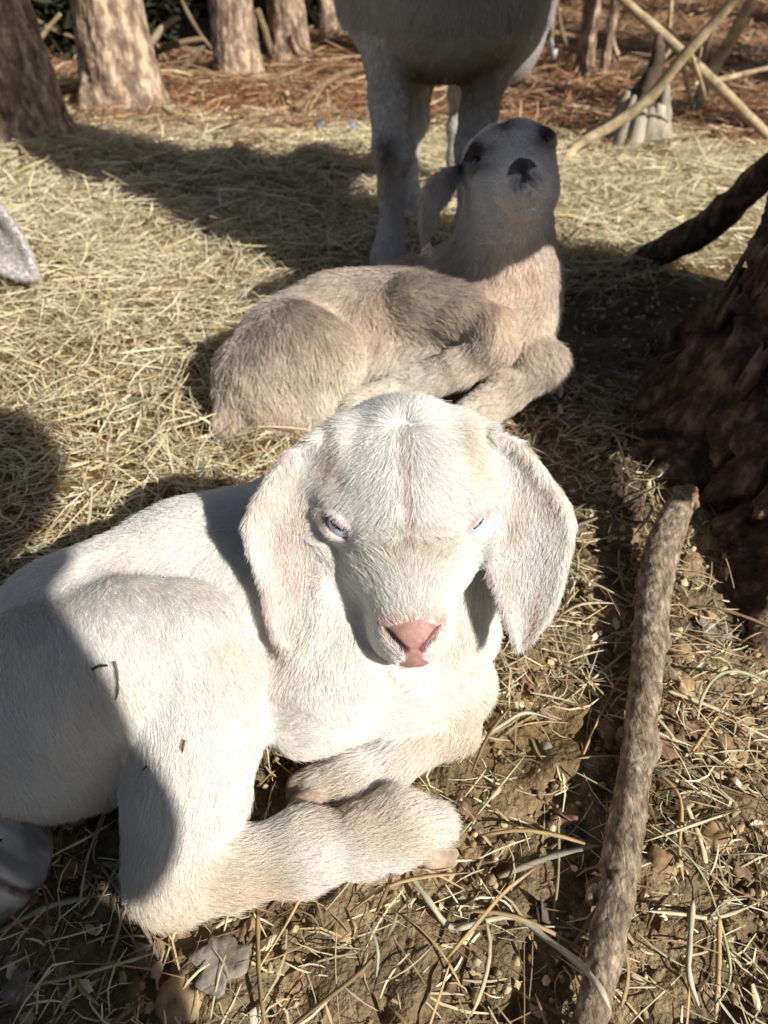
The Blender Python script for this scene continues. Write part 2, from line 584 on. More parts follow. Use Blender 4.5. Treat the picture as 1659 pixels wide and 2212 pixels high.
def eye_mask(H, s, l, a, c):
    e, ax, sl, up = H.eyes[s]
    v = l - e
    return np.exp(-((v @ sl) / a) ** 4 - ((v @ up) / c) ** 4 - ((v @ ax) / .008) ** 2)

def hoof(root, tip, back, up, w=.0085, h=.012, label=None):
    """A pair of claws, each a wedge of horn of its own."""
    tip = np.asarray(tip, float); back = np.asarray(back, float)
    d = unit(tip - back); up = unit(np.asarray(up, float) - d * (np.asarray(up, float) @ d)); sd = np.cross(d, up)
    L = np.linalg.norm(tip - back)
    for s in (-1, 1):
        c = Sculpt(tip - .05, tip + .05, .0009)
        o = sd * s * w * .60
        M = np.stack([sd, d, up], 1)
        c.cone(back - d * L * .15 + o + up * h * .10, tip - d * L * .25 + o * .8 - up * h * .30, w * .60, w * .42, .003)
        c.ell(back + d * L * .25 + o - up * h * .15, (w * .56, L * .70, h * .60), M, .004)
        c.cone(tip - d * L * .5 + o * .9 - up * h * .35, tip + o * .75 - up * h * .50, w * .42, w * .20, .004)
        sl, g = c.box(tip - .06, tip + .06)
        c.mix(sl, ((g - (back - up * h * .62)) @ up).astype(np.float32), .0015, True)
        p, q = c.mesh()
        part('hoof', mesh('hoof', p, q, M_HOOF), root)

WHITE = np.array([.945, .93, .89]); CREAM = np.array([.78, .63, .46]); PINK = np.array([.62, .30, .27])

def blob(P, c, r):
    return np.exp(-np.sum(((P - np.asarray(c)) / np.asarray(r)) ** 2, 1))

root_field = [None]

# ---- the white kid lying in front
def smooth(x, a, b):
    t = np.clip((x - a) / (b - a), 0, 1)
    return t * t * (3 - 2 * t)

def white_kid():
    root = thing('goat_kid', 'white goat kid with blue eyes lying curled up in front', 'goat', (-.05, .28, 0), 'goat kids lying on the ground')
    b = Sculpt((-.30, .09, -.012), (.17, .50, .245), .0014)
    down = np.array([0, -.35, -1.0])
    # trunk, head end to rump
    b.chain([(.005, .335, .080, .056), (-.045, .346, .078, .059), (-.115, .331, .070, .058), (-.175, .286, .066, .057), (-.208, .250, .058, .047)], .03, flow=(-.8, -.35, -.35))
    b.cone((.000, .340, .080), (.022, .312, .060), .052, .042, .03, flow=(0, -.3, -1))     # chest
    b.cone((-.020, .362, .100), (.010, .352, .150), .046, .037, .03, flow=(-.3, .1, -1))   # neck
    b.ell((-.178, .242, .050), (.048, .040, .040), None, .03, flow=down)                      # back of the haunch
    b.cone((-.215, .215, .065), (-.238, .190, .030), .014, .007, .012)                      # tail
    A4 = lambda u, v, z, r: (*at(u, v, z), r)
    # hind leg on the near side
    b.chain([A4(150, 1480, .082, .053), A4(290, 1415, .093, .044), A4(390, 1395, .096, .034)], .006, flow=(.5, -.6, -.4))
    b.chain([A4(390, 1395, .096, .034), A4(432, 1480, .082, .0325), A4(430, 1580, .064, .032), A4(402, 1720, .040, .030), A4(378, 1850, .026, .0220), A4(374, 1888, .022, .0190)], .012)
    b.chain([A4(374, 1886, .022, .0190), A4(480, 1872, .021, .0180), A4(640, 1842, .020, .0175), A4(780, 1815, .019, .0150), A4(850, 1788, .020, .0165), A4(918, 1786, .018, .0130)], .010)
    # near fore leg, folded under the chest
    b.chain([(-.008, .316, .084, .048), (-.036, .272, .062, .034)], .016, flow=(-.2, -.7, -.7))
    b.chain([A4(655, 1530, .056, .026), A4(700, 1488, .058, .031), A4(850, 1474, .056, .0265), A4(965, 1466, .048, .0230), A4(985, 1475, .044, .0215)], .010)
    b.chain([A4(985, 1485, .040, .0205), A4(972, 1555, .024, .0165), A4(850, 1634, .018, .0142), A4(765, 1678, .017, .0148), A4(716, 1696, .016, .0125)], .006)
    # far fore leg
    b.chain([(.040, .340, .085, .044), (.030, .325, .052, .032), (.054, .328, .040, .020)], .012)
    b.chain([(.054, .328, .038, .020), (.030, .300, .018, .014)], .008)
    # head and ears
    H = Frame(atd(881, 1135, .372), V3(.055, -.657, -.753), (1, .0, .012))
    H.eye_from = {-1: (V3(0, 0, CAM_H), ray(727, 1138)), 1: (V3(0, 0, CAM_H), ray(1034, 1131))}
    sculpt_head(b, H)
    eL = [(952, 712, 22), (962, 700, 36), (985, 672, 50), (1031, 640, 53), (1096, 620, 73), (1142, 613, 85), (1189, 622, 86), (1263, 628, 64), (1332, 630, 51), (1369, 630, 35), (1389, 632, 4)]
    eR = [(938, 1036, 22), (948, 1050, 36), (968, 1076, 50), (994, 1092, 56), (1050, 1119, 67), (1100, 1133, 86), (1142, 1140, 94), (1179, 1139, 93), (1253, 1141, 74), (1295, 1143, 62), (1337, 1141, 45), (1369, 1133, 24), (1392, 1124, 3)]
    ears = []
    for rows, acr in ((eL, (1, .18, .0)), (eR, (1, -.18, 0))):
        d0, d1 = .392, .418
        v0, v1 = rows[0][0], rows[-1][0]
        B = atd(rows[0][1], v0, d0); T = atd(rows[-1][1], v1, d1)
        prof = []
        for v, c, hw in rows:
            q = (v - v0) / (v1 - v0)
            lc = rows[0][1] + (rows[-1][1] - rows[0][1]) * q
            z = (d0 + (d1 - d0) * q) / FPX
            prof.append((q, (c - lc) * z, (hw - 1) * z))
        ears.append(b.ear(B, T, acr, prof, .0032, .004, .016))
    root_field[0] = b
    p, q = b.mesh()
    # skin: bare pink nose and lips, pink eye corners, white elsewhere under the coat
    l = H.loc(p)
    NW, near = nose_w, nose_near
    nose = np.clip((NW(l) - np.abs(l[:, 0])) / .002 + .3, 0, 1) * near(l)
    eyes = np.zeros(len(p))
    for s in (-1, 1):
        eyes = np.maximum(eyes, eye_mask(H, s, l, .0115, .0050))
    warm = vnoise(p * 60, 3)[:, None] * .03
    col = np.array([.84, .76, .69]) + warm
    pn = lin(170, 130, 122)
    col = col * (1 - nose[:, None]) + np.array(pn) * (1 + .25 * vnoise(p * 500, 5)[:, None]) * nose[:, None]
    sm = slit_mask(H, l)[:, None]
    col = col * (1 - .9 * sm) + np.array([.13, .045, .04]) * .9 * sm
    col = col * (1 - .85 * eyes[:, None]) + np.array([.42, .22, .20]) * .85 * eyes[:, None]
    part('body', mesh('body', p, q, M_SKIN, True, np.clip(col, 0, 1)), root)
    for s in (-1, 1):
        eye(root, H, s, (.50, .62, .74))
    hoof(root, at(990, 1822, .008), at(938, 1816, .012), (0.05, -.25, 1), .0125, .0150)
    hoof(root, at(616, 1724, .012), at(672, 1706, .016), (.35, .15, 1), .0120, .0190)

    def in_head(P):
        ll = H.loc(P)
        rad = np.interp(ll[:, 1], [-.075, -.05, 0, .03, .055, .085], [.046, .050, .050, .044, .028, .022])
        dd = np.sqrt(ll[:, 0] ** 2 + (ll[:, 2] + .028) ** 2 + np.maximum(np.abs(ll[:, 1]) - .080, 0) ** 2)
        return np.clip((rad + .004 - dd) / .005, 0, 1) * (ll[:, 1] > -.085)

    def ear_w(P):
        w = np.zeros(len(P))
        for Bq, Tq, A, Nn, dist in ears:
            w = np.maximum(w, (dist(P) < .0016).astype(float))
        return w * (np.sqrt(H.loc(P)[:, 0] ** 2 + (H.loc(P)[:, 2] + .03) ** 2) > .040)

    def flow(P, Nn):
        f = b.flow_at(P)
        f /= np.linalg.norm(f, axis=1, keepdims=True) + 1e-9
        h = in_head(P)[:, None]; e = ear_w(P)[:, None]
        hf = head_flow(H, P, None); hf /= np.linalg.norm(hf, axis=1, keepdims=True) + 1e-9
        ef = np.array([0, -.25, -1.0]) + np.stack([np.sin(P[:, 2] * 90) * .12, 0 * P[:, 0], 0 * P[:, 0]], -1)
        f = f * (1 - h) + hf * h
        return f * (1 - e) + ef * e

    def length(P):
        h = in_head(P); e = ear_w(P); ll = H.loc(P)
        L = .0080 * (1 - h) + h * (.0086 - .0056 * np.clip((ll[:, 1] - .01) / .045, 0, 1))
        L = L * (1 - e) + .0055 * e
        for s in (-1, 1):
            L = L * (1 - .72 * eye_mask(H, s, ll, .017, .013))
        legs = np.clip((.05 - P[:, 2]) / .03, 0, 1) * (P[:, 1] < .3)
        return L * (1 + .45 * legs * (1 - h))

    def dens(P):
        ll = H.loc(P)
        bare = (np.abs(ll[:, 0]) < NW(ll) - .0010 + .0012 * vnoise(P * 700, 8)) & near(ll) & (ll[:, 1] > .0505 + .0015 * vnoise(P * 500, 9))
        d = np.ones(len(P)) * .9
        d += .9 * in_head(P) + .6 * ear_w(P) + 3 * np.exp(-(ll[:, 0] / .007) ** 2 - ((ll[:, 1] + .056) / .006) ** 2) * (ll[:, 2] > -.03)
        for s in (-1, 1):
            d *= 1 - np.clip(1.6 * eye_mask(H, s, ll, .0110, .0060), 0, 1)
        d *= ~bare
        d *= (P[:, 2] > .002)
        for hp, rr in ((at(640, 1716, .014), .012), (at(970, 1828, .010), .012)):
            d *= 1 - np.clip(1.5 * blob(P, hp, (rr, rr, rr)), 0, 1)
        d *= np.where(P[:, 1] > .36, .6, 1)
        return d

    def colour(P, r):
        c = np.tile(WHITE, (len(P), 1))
        legs = np.clip((.060 - P[:, 2]) / .04, 0, 1) * (P[:, 1] < .305) * (1 - in_head(P)) * (1 - ear_w(P))
        n = vnoise(P * 45, 11)
        m = np.clip(legs * (.40 + .5 * n), 0, .75)[:, None]
        c = c * (1 - m) + CREAM * m
        for cc, rr, a in (((-.095, .165, .02), (.03, .02, .02), .55), ((.046, .285, .045), (.022, .02, .02), .30), ((-.02, .32, .09), (.03, .04, .03), .2), ((-.055, .28, .07), (.012, .04, .05), .35)):
            m = (a * blob(P, cc, rr))[:, None]
            c = c * (1 - m) + CREAM * m
        ll = H.loc(P); e = ear_w(P)
        mid = np.exp(-(ll[:, 0] / .0018) ** 2) * ((ll[:, 1] > -.05) & (ll[:, 1] < .004) & (ll[:, 2] > -.02)) * .55
        pinky = np.maximum(mid, e * np.clip(.06 + .38 * vnoise(P * np.array([190, 90, 45]), 21), 0, .4))
        for s in (-1, 1):
            pinky = np.maximum(pinky, .45 * eye_mask(H, s, ll - H.eyes[s][3] * .002, .0125, .0078))
            bud = .8 * np.exp(-np.sum(((ll - np.array([s * .031, -.036, -.016])) / np.array([.007, .017, .014])) ** 2, 1))[:, None]
            c = c * (1 - bud) + np.array([.74, .60, .38]) * bud
        br = (.55 * np.exp(-np.sum(((ll - np.array([.006, .012, .0])) / np.array([.018, .012, .02])) ** 2, 1)) * (.7 + .5 * vnoise(P * 200, 12)))[:, None]
        c = c * (1 - br) + np.array([.74, .64, .44]) * br
        pinky = np.maximum(pinky, .5 * np.exp(-((ll[:, 1] - .053) / .006) ** 2) * (np.abs(ll[:, 0]) < .017) * (np.abs(ll[:, 2] + .015) < .02))[:, None]
        c = c * (1 - pinky) + np.array([.66, .40, .37]) * pinky
        dust = np.clip(.10 + .35 * fbm(P * 28, 3, 61), 0, .30)[:, None] * (1 - .6 * in_head(P)[:, None])
        c = c * (1 - dust) + np.array([.82, .75, .63]) * dust
        return c * (1 + .07 * r.normal(size=(len(P), 1)))

    if FUR:
        coat(root, p, q, flow, length, colour, 540000, .00016, 18, .0075, .21, dens, 3)
    return root

# ---- the fawn kid behind it
FAWN = np.array([.80, .70, .58]); GREY = np.array([.45, .395, .345]); PALE = np.array([.86, .78, .68]); PEACH = np.array([.84, .68, .56])

def fawn_kid():
    root = thing('goat_kid', 'fawn goat kid with a white face and dark eye patches, dozing with its nose raised', 'goat', (.03, .68, 0), 'goat kids lying on the ground')
    b = Sculpt((-.25, .50, -.012), (.24, .88, .31), .0024)
    b.chain([(.105, .705, .095, .058), (.040, .712, .076, .056), (-.040, .705, .064, .056), (-.092, .678, .056, .050), (-.118, .656, .046, .040)], .03, flow=(-1, -.15, -.2))
    b.cone((.112, .718, .115), (.128, .708, .082), .044, .040, .03, flow=(.3, -.3, -1))        # chest
    b.ell((.080, .706, .116), (.040, .034, .038), None, .02, flow=(.3, -.4, -.5))              # shoulder
    b.cone((.121, .724, .120), (.1155, .735, .215), .046, .038, .03, flow=(0, -.2, -1))         # neck
    b.cone((.119, .706, .140), (.1155, .690, .212), .039, .031, .02, flow=(0, -.2, -1))
    # haunch and hind leg tucked under
    A4 = lambda u, v, z, r: (*at(u, v, z), r)
    b.chain([A4(578, 806, .060, .040), A4(640, 768, .074, .044), A4(690, 770, .076, .036)], .016, flow=(.3, -.5, -.8))
    b.chain([A4(690, 775, .072, .036), A4(670, 850, .040, .034), A4(600, 880, .028, .027)], .012, flow=(.1, -.4, -1))
    b.cone(at(800, 700, .085), at(830, 760, .060), .040, .034, .012, flow=(.4, -.5, -1))
    b.ell((-.096, .632, .034), (.036, .028, .033), None, .02, flow=(.1, -.3, -1))
    b.cone((-.138, .645, .050), (-.150, .618, .020), .024, .016, .015, flow=(-.2, -.3, -1))    # tail
    # near fore leg: elbow, knee, cannon
    A4 = lambda u, v, z, r: (*at(u, v, z), r)
    b.chain([A4(895, 660, .112, .028), A4(985, 672, .112, .0245), A4(1058, 712, .104, .0205), A4(1066, 740, .097, .0190)], .011)
    b.chain([A4(1066, 742, .096, .0190), A4(1000, 790, .076, .0155), A4(880, 843, .050, .0140), A4(780, 885, .036, .0165)], .005)
    # far fore leg
    b.chain([(.128, .712, .080, .034), A4(1150, 765, .068, .023), A4(1172, 785, .060, .0205)], .006)
    b.chain([A4(1172, 787, .058, .0205), A4(1100, 840, .042, .0175), A4(1030, 895, .026, .0175)], .006)
    X = unit(V3(1, .12, .30))
    H = Frame(V3(.1085, .705, .2540), V3(.045, -1, .01), X, .93)
    sculpt_head(b, H)
    C = lambda u, v, d: atd(u, v, d)
    B1, T1 = H.p(-.040, -.036, -.030), H.p(-.040, -.036, -.030) + V3(-.028, -.002, -.010)
    rows = [(362, 990, 12), (385, 968, 24), (405, 952, 30), (430, 936, 33), (460, 922, 24), (490, 917, 17), (515, 916, 11), (542, 919, 3)]
    eb, et = atd(rows[0][1], rows[0][0], .690), atd(rows[-1][1], rows[-1][0], .705)
    EAR = b.ear(eb, et, (1, .3, 0), [((v - 362) / 180, (c - (990 + (919 - 990) * (v - 362) / 180)) * .697 / FPX, (hw - 4) * .697 / FPX) for v, c, hw in rows], .0028, .005, .008)
    b.ear(atd(1150, 300, .76), atd(1165, 500, .80), (1, -.8, 0), [(0, -.010, .012), (.2, -.012, .018), (.5, -.016, .021), (.8, -.012, .015), (1, -.01, .002)], .003, .006, .01)
    p, q = b.mesh()
    l = H.loc(p)

    def pattern(P):
        ll = H.loc(P)
        n = vnoise(P * 38, 31); n2 = fbm(P * 22, 2, 33)
        c = np.tile(FAWN, (len(P), 1)) * (1 + .25 * n2[:, None])
        def put(m, col):
            nonlocal c
            m = np.clip(m, 0, 1)[:, None]
            c = c * (1 - m) + np.asarray(col) * m
        put((.75 * n2 + .20) * smooth(P[:, 2], .055, .105) * (P[:, 0] < .10), GREY)
        put(.55 * smooth(fbm(P * 55, 3, 37), .05, .7), GREY)
        put(1.3 * blob(P, at(815, 730, .080), (.028, .03, .030)), PEACH)
        put(1.3 * blob(P, (-.100, .608, .030), (.035, .022, .032)), PEACH * 1.0)
        put(1.4 * blob(P, (.118, .668, .118), (.030, .04, .045)), PEACH * 1.08)
        put(.8 * blob(P, (.140, .66, .09), (.02, .04, .04)), PALE)
        put(2.4 * blob(P, at(850, 850, .048), (.085, .05, .032)), PALE * 1.08)
        put(.7 * blob(P, at(960, 800, .065), (.03, .02, .02)), PALE)
        put((.9 * n + .35) * blob(P, at(1040, 715, .105), (.035, .025, .024)), GREY)
        put((.9 * n + .25) * blob(P, at(1160, 800, .055), (.028, .03, .022)), GREY)
        # the head: white, dark patches round the eyes, dark nose
        hd = np.clip(1.6 - (np.sqrt(ll[:, 0] ** 2 + np.maximum(np.abs(ll[:, 1]) - .05, 0) ** 2 + (ll[:, 2] + .035) ** 2) / .045), 0, 1)
        hd = np.maximum(hd, smooth(P[:, 2] + .02 * n2, .155, .215) * (P[:, 1] < .80))
        put(hd * 1.4, np.array([.86, .81, .77]))
        neck = smooth(P[:, 2] + .02 * n2, .10, .19) * smooth(P[:, 1], .66, .70)
        put(neck * .7 * (1 - hd), np.array([.62, .54, .46]))
        DK = np.array([.15, .12, .105])
        for u, v, rx, rz, am in ((1030, 322, .0125, .0085, 2.3), (1002, 340, .005, .012, 1.7), (1036, 360, .012, .0045, 1.3), (1170, 292, .0085, .0105, 1.5), (1092, 264, .008, .006, .9)):
            c0 = atd(u, v, .665)
            w = P - c0; dv = unit(ray(u, v)); w = w - (w @ dv)[:, None] * dv
            put(am * hd * np.exp(-(w[:, 0] / rx) ** 2 - (np.sqrt(w[:, 1] ** 2 + w[:, 2] ** 2) / rz) ** 2) * (P[:, 1] < .735) * (.8 + .4 * n), DK)
        mz = np.exp(-np.sum(((ll - np.array([0, .069, -.023])) / np.array([.0105, .0060, .0085])) ** 2, 1))
        put(1.2 * mz, np.array([.10, .085, .08]))
        put(.6 * np.exp(-np.sum(((ll - np.array([.006, .062, -.046])) / np.array([.014, .010, .007])) ** 2, 1)), GREY)
        earw = ((EAR[4](P) < .002) & (np.abs(H.loc(P)[:, 0]) > .038)).astype(float)
        put(earw * .8, np.array([.46, .41, .38]))
        put(1.2 * blob(P, atd(935, 430, .705), (.012, .02, .014)), (.75, .72, .7))  # sunlit spot on the ear, put into the coat colour
        return c
    col = pattern(p) * .9
    mz = (np.clip((nose_w(l) * .95 - np.abs(l[:, 0])) / .003 + .3, 0, 1) * nose_near(l) * (l[:, 1] < .0735) * (l[:, 2] > -.037))[:, None]
    col = col * (1 - mz) + np.array([.055, .040, .040]) * mz
    part('body', mesh('body', p, q, M_SKIN, True, np.clip(col, 0, 1)), root)
    for s in (-1, 1):
        eye(root, H, s, (.03, .025, .02), .92)

    def in_head(P):
        ll = H.loc(P)
        return ((np.abs(ll[:, 1] - .015) < .080) & (np.abs(ll[:, 0]) < .050) & (ll[:, 2] > -.075) & (P[:, 2] > .16)).astype(float)

    def flow(P, Nn):
        f = b.flow_at(P); f /= np.linalg.norm(f, axis=1, keepdims=True) + 1e-9
        h = in_head(P)[:, None]
        hf = head_flow(H, P, None); hf /= np.linalg.norm(hf, axis=1, keepdims=True) + 1e-9
        return f * (1 - h) + hf * h

    def length(P):
        ll = H.loc(P); h = in_head(P)
        L = .0140 * (1 - h) + h * (.0062 - .0040 * np.clip((ll[:, 1] - .01) / .045, 0, 1))
        leg = np.maximum(blob(P, (.10, .64, .06), (.05, .04, .05)), blob(P, (.0, .61, .03), (.06, .03, .03)))
        L = L * (1 - .3 * leg)
        return L * np.where((P[:, 2] > .16) & (h < .5), .6, 1)

    def dens(P):
        ll = H.loc(P)
        d = np.ones(len(P))
        d *= ~((np.abs(ll[:, 0]) < nose_w(ll) * .95) & nose_near(ll) & (ll[:, 1] < .0735) & (ll[:, 2] > -.037))
        for s in (-1, 1):
            d *= 1 - np.clip(1.3 * eye_mask(H, s, ll, .0100, .0045), 0, 1)
        for s in (-1, 1):
            pass
        return d * (P[:, 2] > .003) * np.where(P[:, 1] > .74, .6, 1) * (1 + .8 * in_head(P))

    if FUR:
        coat(root, p, q, flow, length, lambda P, r: pattern(P) * (1 + .16 * r.normal(size=(len(P), 1))), 210000, .00028, 24, .008, .28, dens, 5)
    return root

# ------------------------------------------------------------------ shape builders for the setting
def resample(pts, n):
    pts = np.asarray(pts, float)
    k = len(pts)
    if k == 2:
        t = np.linspace(0, 1, n)[:, None]
        return pts[0] * (1 - t) + pts[1] * t
    t = np.linspace(0, k - 1 - 1e-6, n)
    i = t.astype(int); f = (t - i)[:, None]
    P = lambda j: pts[np.clip(j, 0, k - 1)]
    p0, p1, p2, p3 = P(i - 1), P(i), P(i + 1), P(i + 2)
    return .5 * (2 * p1 + (p2 - p0) * f + (2 * p0 - 5 * p1 + 4 * p2 - p3) * f ** 2 + (3 * p1 - p0 - 3 * p2 + p3) * f ** 3)

def frames(p):
    t = np.gradient(p, axis=0); t /= np.linalg.norm(t, axis=1, keepdims=True) + 1e-12
    n = np.cross(t, [0, 0, 1.0]); bad = np.linalg.norm(n, axis=1) < .1
    n[bad] = np.cross(t[bad], [0, 1.0, 0])
    n /= np.linalg.norm(n, axis=1, keepdims=True)
    for i in range(1, len(p)):
        v = n[i - 1] - t[i] * (n[i - 1] @ t[i]); n[i] = v / np.linalg.norm(v)
    return t, n, np.cross(t, n)

def tube(pts, rad, rings=24, seg=10, amp=0.0, freq=40, seed=0, rough=None, disp=None):
    """Closed round branch through points (x, y, z); rad is a list of radii along it."""
    p = resample(pts, rings)
    r = np.interp(np.linspace(0, 1, rings), np.linspace(0, 1, len(rad)), rad)
    t, n, b = frames(p)
    a = np.linspace(0, 2 * PI, seg, endpoint=False)
    dirs = n[:, None] * np.cos(a)[None, :, None] + b[:, None] * np.sin(a)[None, :, None]
    q = p[:, None] + dirs * r[:, None, None]
    if amp:
        q = q + dirs * (amp * fbm(q * freq, 3, seed))[..., None] * r[:, None, None]
    if disp is not None:
        q = q + dirs * disp(q, a)[..., None]
    V = np.concatenate([q.reshape(-1, 3), p[:1] - t[:1] * r[0] * .3, p[-1:] + t[-1:] * r[-1] * .3])
    i, j = np.meshgrid(np.arange(rings - 1), np.arange(seg), indexing='ij')
    j2 = (j + 1) % seg
    Q = np.stack([i * seg + j, i * seg + j2, (i + 1) * seg + j2, (i + 1) * seg + j], -1).reshape(-1, 4)
    k = np.arange(seg); k2 = (k + 1) % seg
    m = rings * seg
    T = np.concatenate([np.stack([np.full(seg, m), k2, k], -1), np.stack([np.full(seg, m + 1), (rings - 1) * seg + k, (rings - 1) * seg + k2], -1)])
    return V, [Q, T]

def join(parts):
    V, Q, T, n, C = [], [], [], 0, []
    for it in parts:
        v, f = it[0], it[1]
        V.append(v)
        for a in (f if isinstance(f, (list, tuple)) else [f]):
            (Q if a.shape[1] == 4 else T).append(a + n)
        n += len(v)
        if len(it) > 2:
            C.append(np.broadcast_to(it[2], (len(v), 3)))
    F = ([np.concatenate(Q)] if Q else []) + ([np.concatenate(T)] if T else [])
    return np.concatenate(V), F, (np.concatenate(C) if C else None)

def ribbons(c, head, L, w, bend, pitch, roll, col, segs=3, fold=.25, kink=None, flat=False):
    """Many blades at once, each a strip folded along its middle."""
    n = len(c)
    k = np.linspace(-.5, .5, segs + 1)
    ang = head[:, None] + bend[:, None] * k[None] * 2
    if kink is not None:
        ang = ang + kink[:, None] * (k > 0)[None]
    d = np.stack([np.cos(ang) * np.cos(pitch)[:, None], np.sin(ang) * np.cos(pitch)[:, None], np.sin(pitch)[:, None] + 0 * ang], -1)
    st = (d[:, 1:] + d[:, :-1]) * .5 * (L / segs)[:, None, None]
    p = np.concatenate([np.zeros((n, 1, 3)), np.cumsum(st, 1)], 1)
    p = p - p.mean(1, keepdims=True) + c[:, None]
    side = np.stack([-np.sin(ang) * np.cos(roll)[:, None], np.cos(ang) * np.cos(roll)[:, None], np.sin(roll)[:, None] + 0 * ang], -1)
    tap = (1 - .55 * np.abs(k * 2) ** 3)[None, :, None] * (w * .5)[:, None, None]
    a, b = p + side * tap, p - side * tap
    if flat:
        V = np.stack([a, b], 2)
        base = (np.arange(n) * (segs + 1) * 2)[:, None, None]; s = (np.arange(segs) * 2)[None, :, None]
        f1 = np.stack([base + s, base + s + 1, base + s + 3, base + s + 2], -1).reshape(-1, 4)
        return V.reshape(-1, 3), f1, np.repeat(col, (segs + 1) * 2, 0)
    m = p + np.array([0, 0, 1.0]) * (w * fold)[:, None, None]
    V = np.stack([a, m, b], 2)
    base = (np.arange(n) * (segs + 1) * 3)[:, None, None]
    s = (np.arange(segs) * 3)[None, :, None]
    f1 = np.stack([base + s, base + s + 1, base + s + 4, base + s + 3], -1).reshape(-1, 4)
    f2 = np.stack([base + s + 1, base + s + 2, base + s + 5, base + s + 4], -1).reshape(-1, 4)
    C = np.repeat(col, (segs + 1) * 3, 0)
    return V.reshape(-1, 3), np.concatenate([f1, f2]), C

def blade(pts, w, fold=.3, roll=None, n=None):
    """One flat leaf blade along points, folded along its midrib and a little thick."""
    n = n or max(4 * len(pts), 8)
    p = resample(pts, n); t, nn, b = frames(p)
    k = np.linspace(0, 1, n)
    up = np.where((b[:, 2:3] < 0), -b, b)
    rl = np.interp(k, np.linspace(0, 1, len(roll)), roll) if roll is not None else .35 * np.sin(k * 5 + w * 900)
    side = nn * np.cos(rl)[:, None] + up * np.sin(rl)[:, None]
    upv = np.cross(side, t); upv = np.where(upv[:, 2:3] < 0, -upv, upv)
    ww = (w * .5 * np.clip(np.minimum(k * 12 + .55, (1 - k) * 4.0 + .22), 0, 1) * (1 + .16 * np.sin(k * 23 + w * 4000)))[:, None]
    th = w * .07
    V = np.stack([p + side * ww + upv * fold * ww, p + upv * th, p - side * ww + upv * fold * ww, p - upv * th], 1).reshape(-1, 3)
    i = np.arange(n - 1)[:, None]
    F = np.concatenate([np.stack([i * 4 + j, i * 4 + (j + 1) % 4, (i + 1) * 4 + (j + 1) % 4, (i + 1) * 4 + j], -1).reshape(-1, 4) for j in range(4)])
    caps = np.array([[0, 3, 2, 1], [(n - 1) * 4 + j for j in range(4)]])
    return V, np.concatenate([F, caps])

def rock(r, seed, sq=(1, 1, 1), amp=.28, n=10):
    u = np.linspace(0, PI, n + 1); v = np.linspace(0, 2 * PI, 2 * n, endpoint=False)
    U, Vv = np.meshgrid(u, v, indexing='ij')
    d = np.stack([np.sin(U) * np.cos(Vv), np.sin(U) * np.sin(Vv), np.cos(U)], -1)
    q = d * (1 + amp * fbm(d * 1.3 + seed * 3.1, 3, seed))[..., None] * r * np.array(sq)
    m = 2 * n
    i, j = np.meshgrid(np.arange(n), np.arange(m), indexing='ij')
    F = np.stack([i * m + j, (i + 1) * m + j, (i + 1) * m + (j + 1) % m, i * m + (j + 1) % m], -1).reshape(-1, 4)
    return q.reshape(-1, 3), F

def flake(r, seed, thick=.0012, curl=.15, asp=1.0, n=11):
    """Curled chip of bark or dead leaf: an uneven outline with thickness."""
    rr = np.random.default_rng(seed)
    a = np.linspace(0, 2 * PI, n, endpoint=False)
    rad = r * (1 + .18 * rr.normal(size=n) + .35 * fbm(np.stack([np.cos(a) * 1.3, np.sin(a) * 1.3, 0 * a + seed], -1), 2, seed)).clip(.45, 1.5)
    o = np.stack([np.cos(a) * rad, np.sin(a) * rad * asp, 0 * a], -1)
    inn = o * .55
    z = lambda q: curl * (q[:, 0] ** 2 / r - .6 * q[:, 1] * q[:, 0] / r) + .12 * r * fbm(q / r * 1.5 + seed, 2, seed)
    o[:, 2] = z(o); inn[:, 2] = z(inn)
    c = np.array([[0, 0, z(np.zeros((1, 3)))[0]]])
    top = np.concatenate([o, inn, c]); bot = top - np.array([0, 0, thick])
    m = len(top)
    i = np.arange(n); j = (i + 1) % n
    Q = [np.stack([i, j, n + j, n + i], -1), np.stack([m + j, m + i, m + n + i, m + n + j], -1), np.stack([j, i, m + i, m + j], -1)]
    T = [np.stack([n + i, n + j, np.full(n, 2 * n)], -1), np.stack([m + n + j, m + n + i, np.full(n, m + 2 * n)], -1)]
    return np.concatenate([top, bot]), [np.concatenate(Q), np.concatenate(T)]

# ------------------------------------------------------------------ ground
def smooth(x, a, b):
    t = np.clip((x - a) / (b - a), 0, 1)
    return t * t * (3 - 2 * t)

def gz(x, y):
    p = np.stack([x, y, 0 * x], -1)
    z = .010 * fbm(p * 3.1, 2, 41) + .004 * fbm(p * 14, 2, 43)
    far = smooth(y, 1.2, 3.0)
    z = z * (.5 + 1.6 * far) + .05 * far * fbm(p * .8, 2, 47)
    z = z + .010 * np.clip(smooth(-x, -.15, .15) * smooth(y, .4, .6) * (1 - smooth(y, 1.4, 2)), 0, 1) * fbm(p * 9, 3, 49)
    z = z + .020 * np.exp(-((x + .55) / .45) ** 2 - ((y - .95) / .45) ** 2)      # the hay lies a little deeper here
    z = z + .022 * np.exp(-((x - .36) / .08) ** 2 - ((y - .62) / .12) ** 2)      # earth heaped round the root
    return z

def gz1(x, y):
    return float(gz(np.array([x]), np.array([y]))[0])

def hayness(x, y):
    p = np.stack([x, y, 0 * x], -1)
    n = .12 * fbm(p * 4, 2, 51)
    a = smooth(y + n, .30, .52) * smooth(-x + n + .15 * smooth(y, .8, 1.2) * 5, -.12, .10)
    a = a * (1 - smooth(y + 2 * n, 1.45, 2.1))
    b = .75 * smooth(y + n, .98, 1.08) * (1 - smooth(y + 2 * n, 1.35, 1.9))
    return np.clip(np.maximum(a, b), 0, 1)

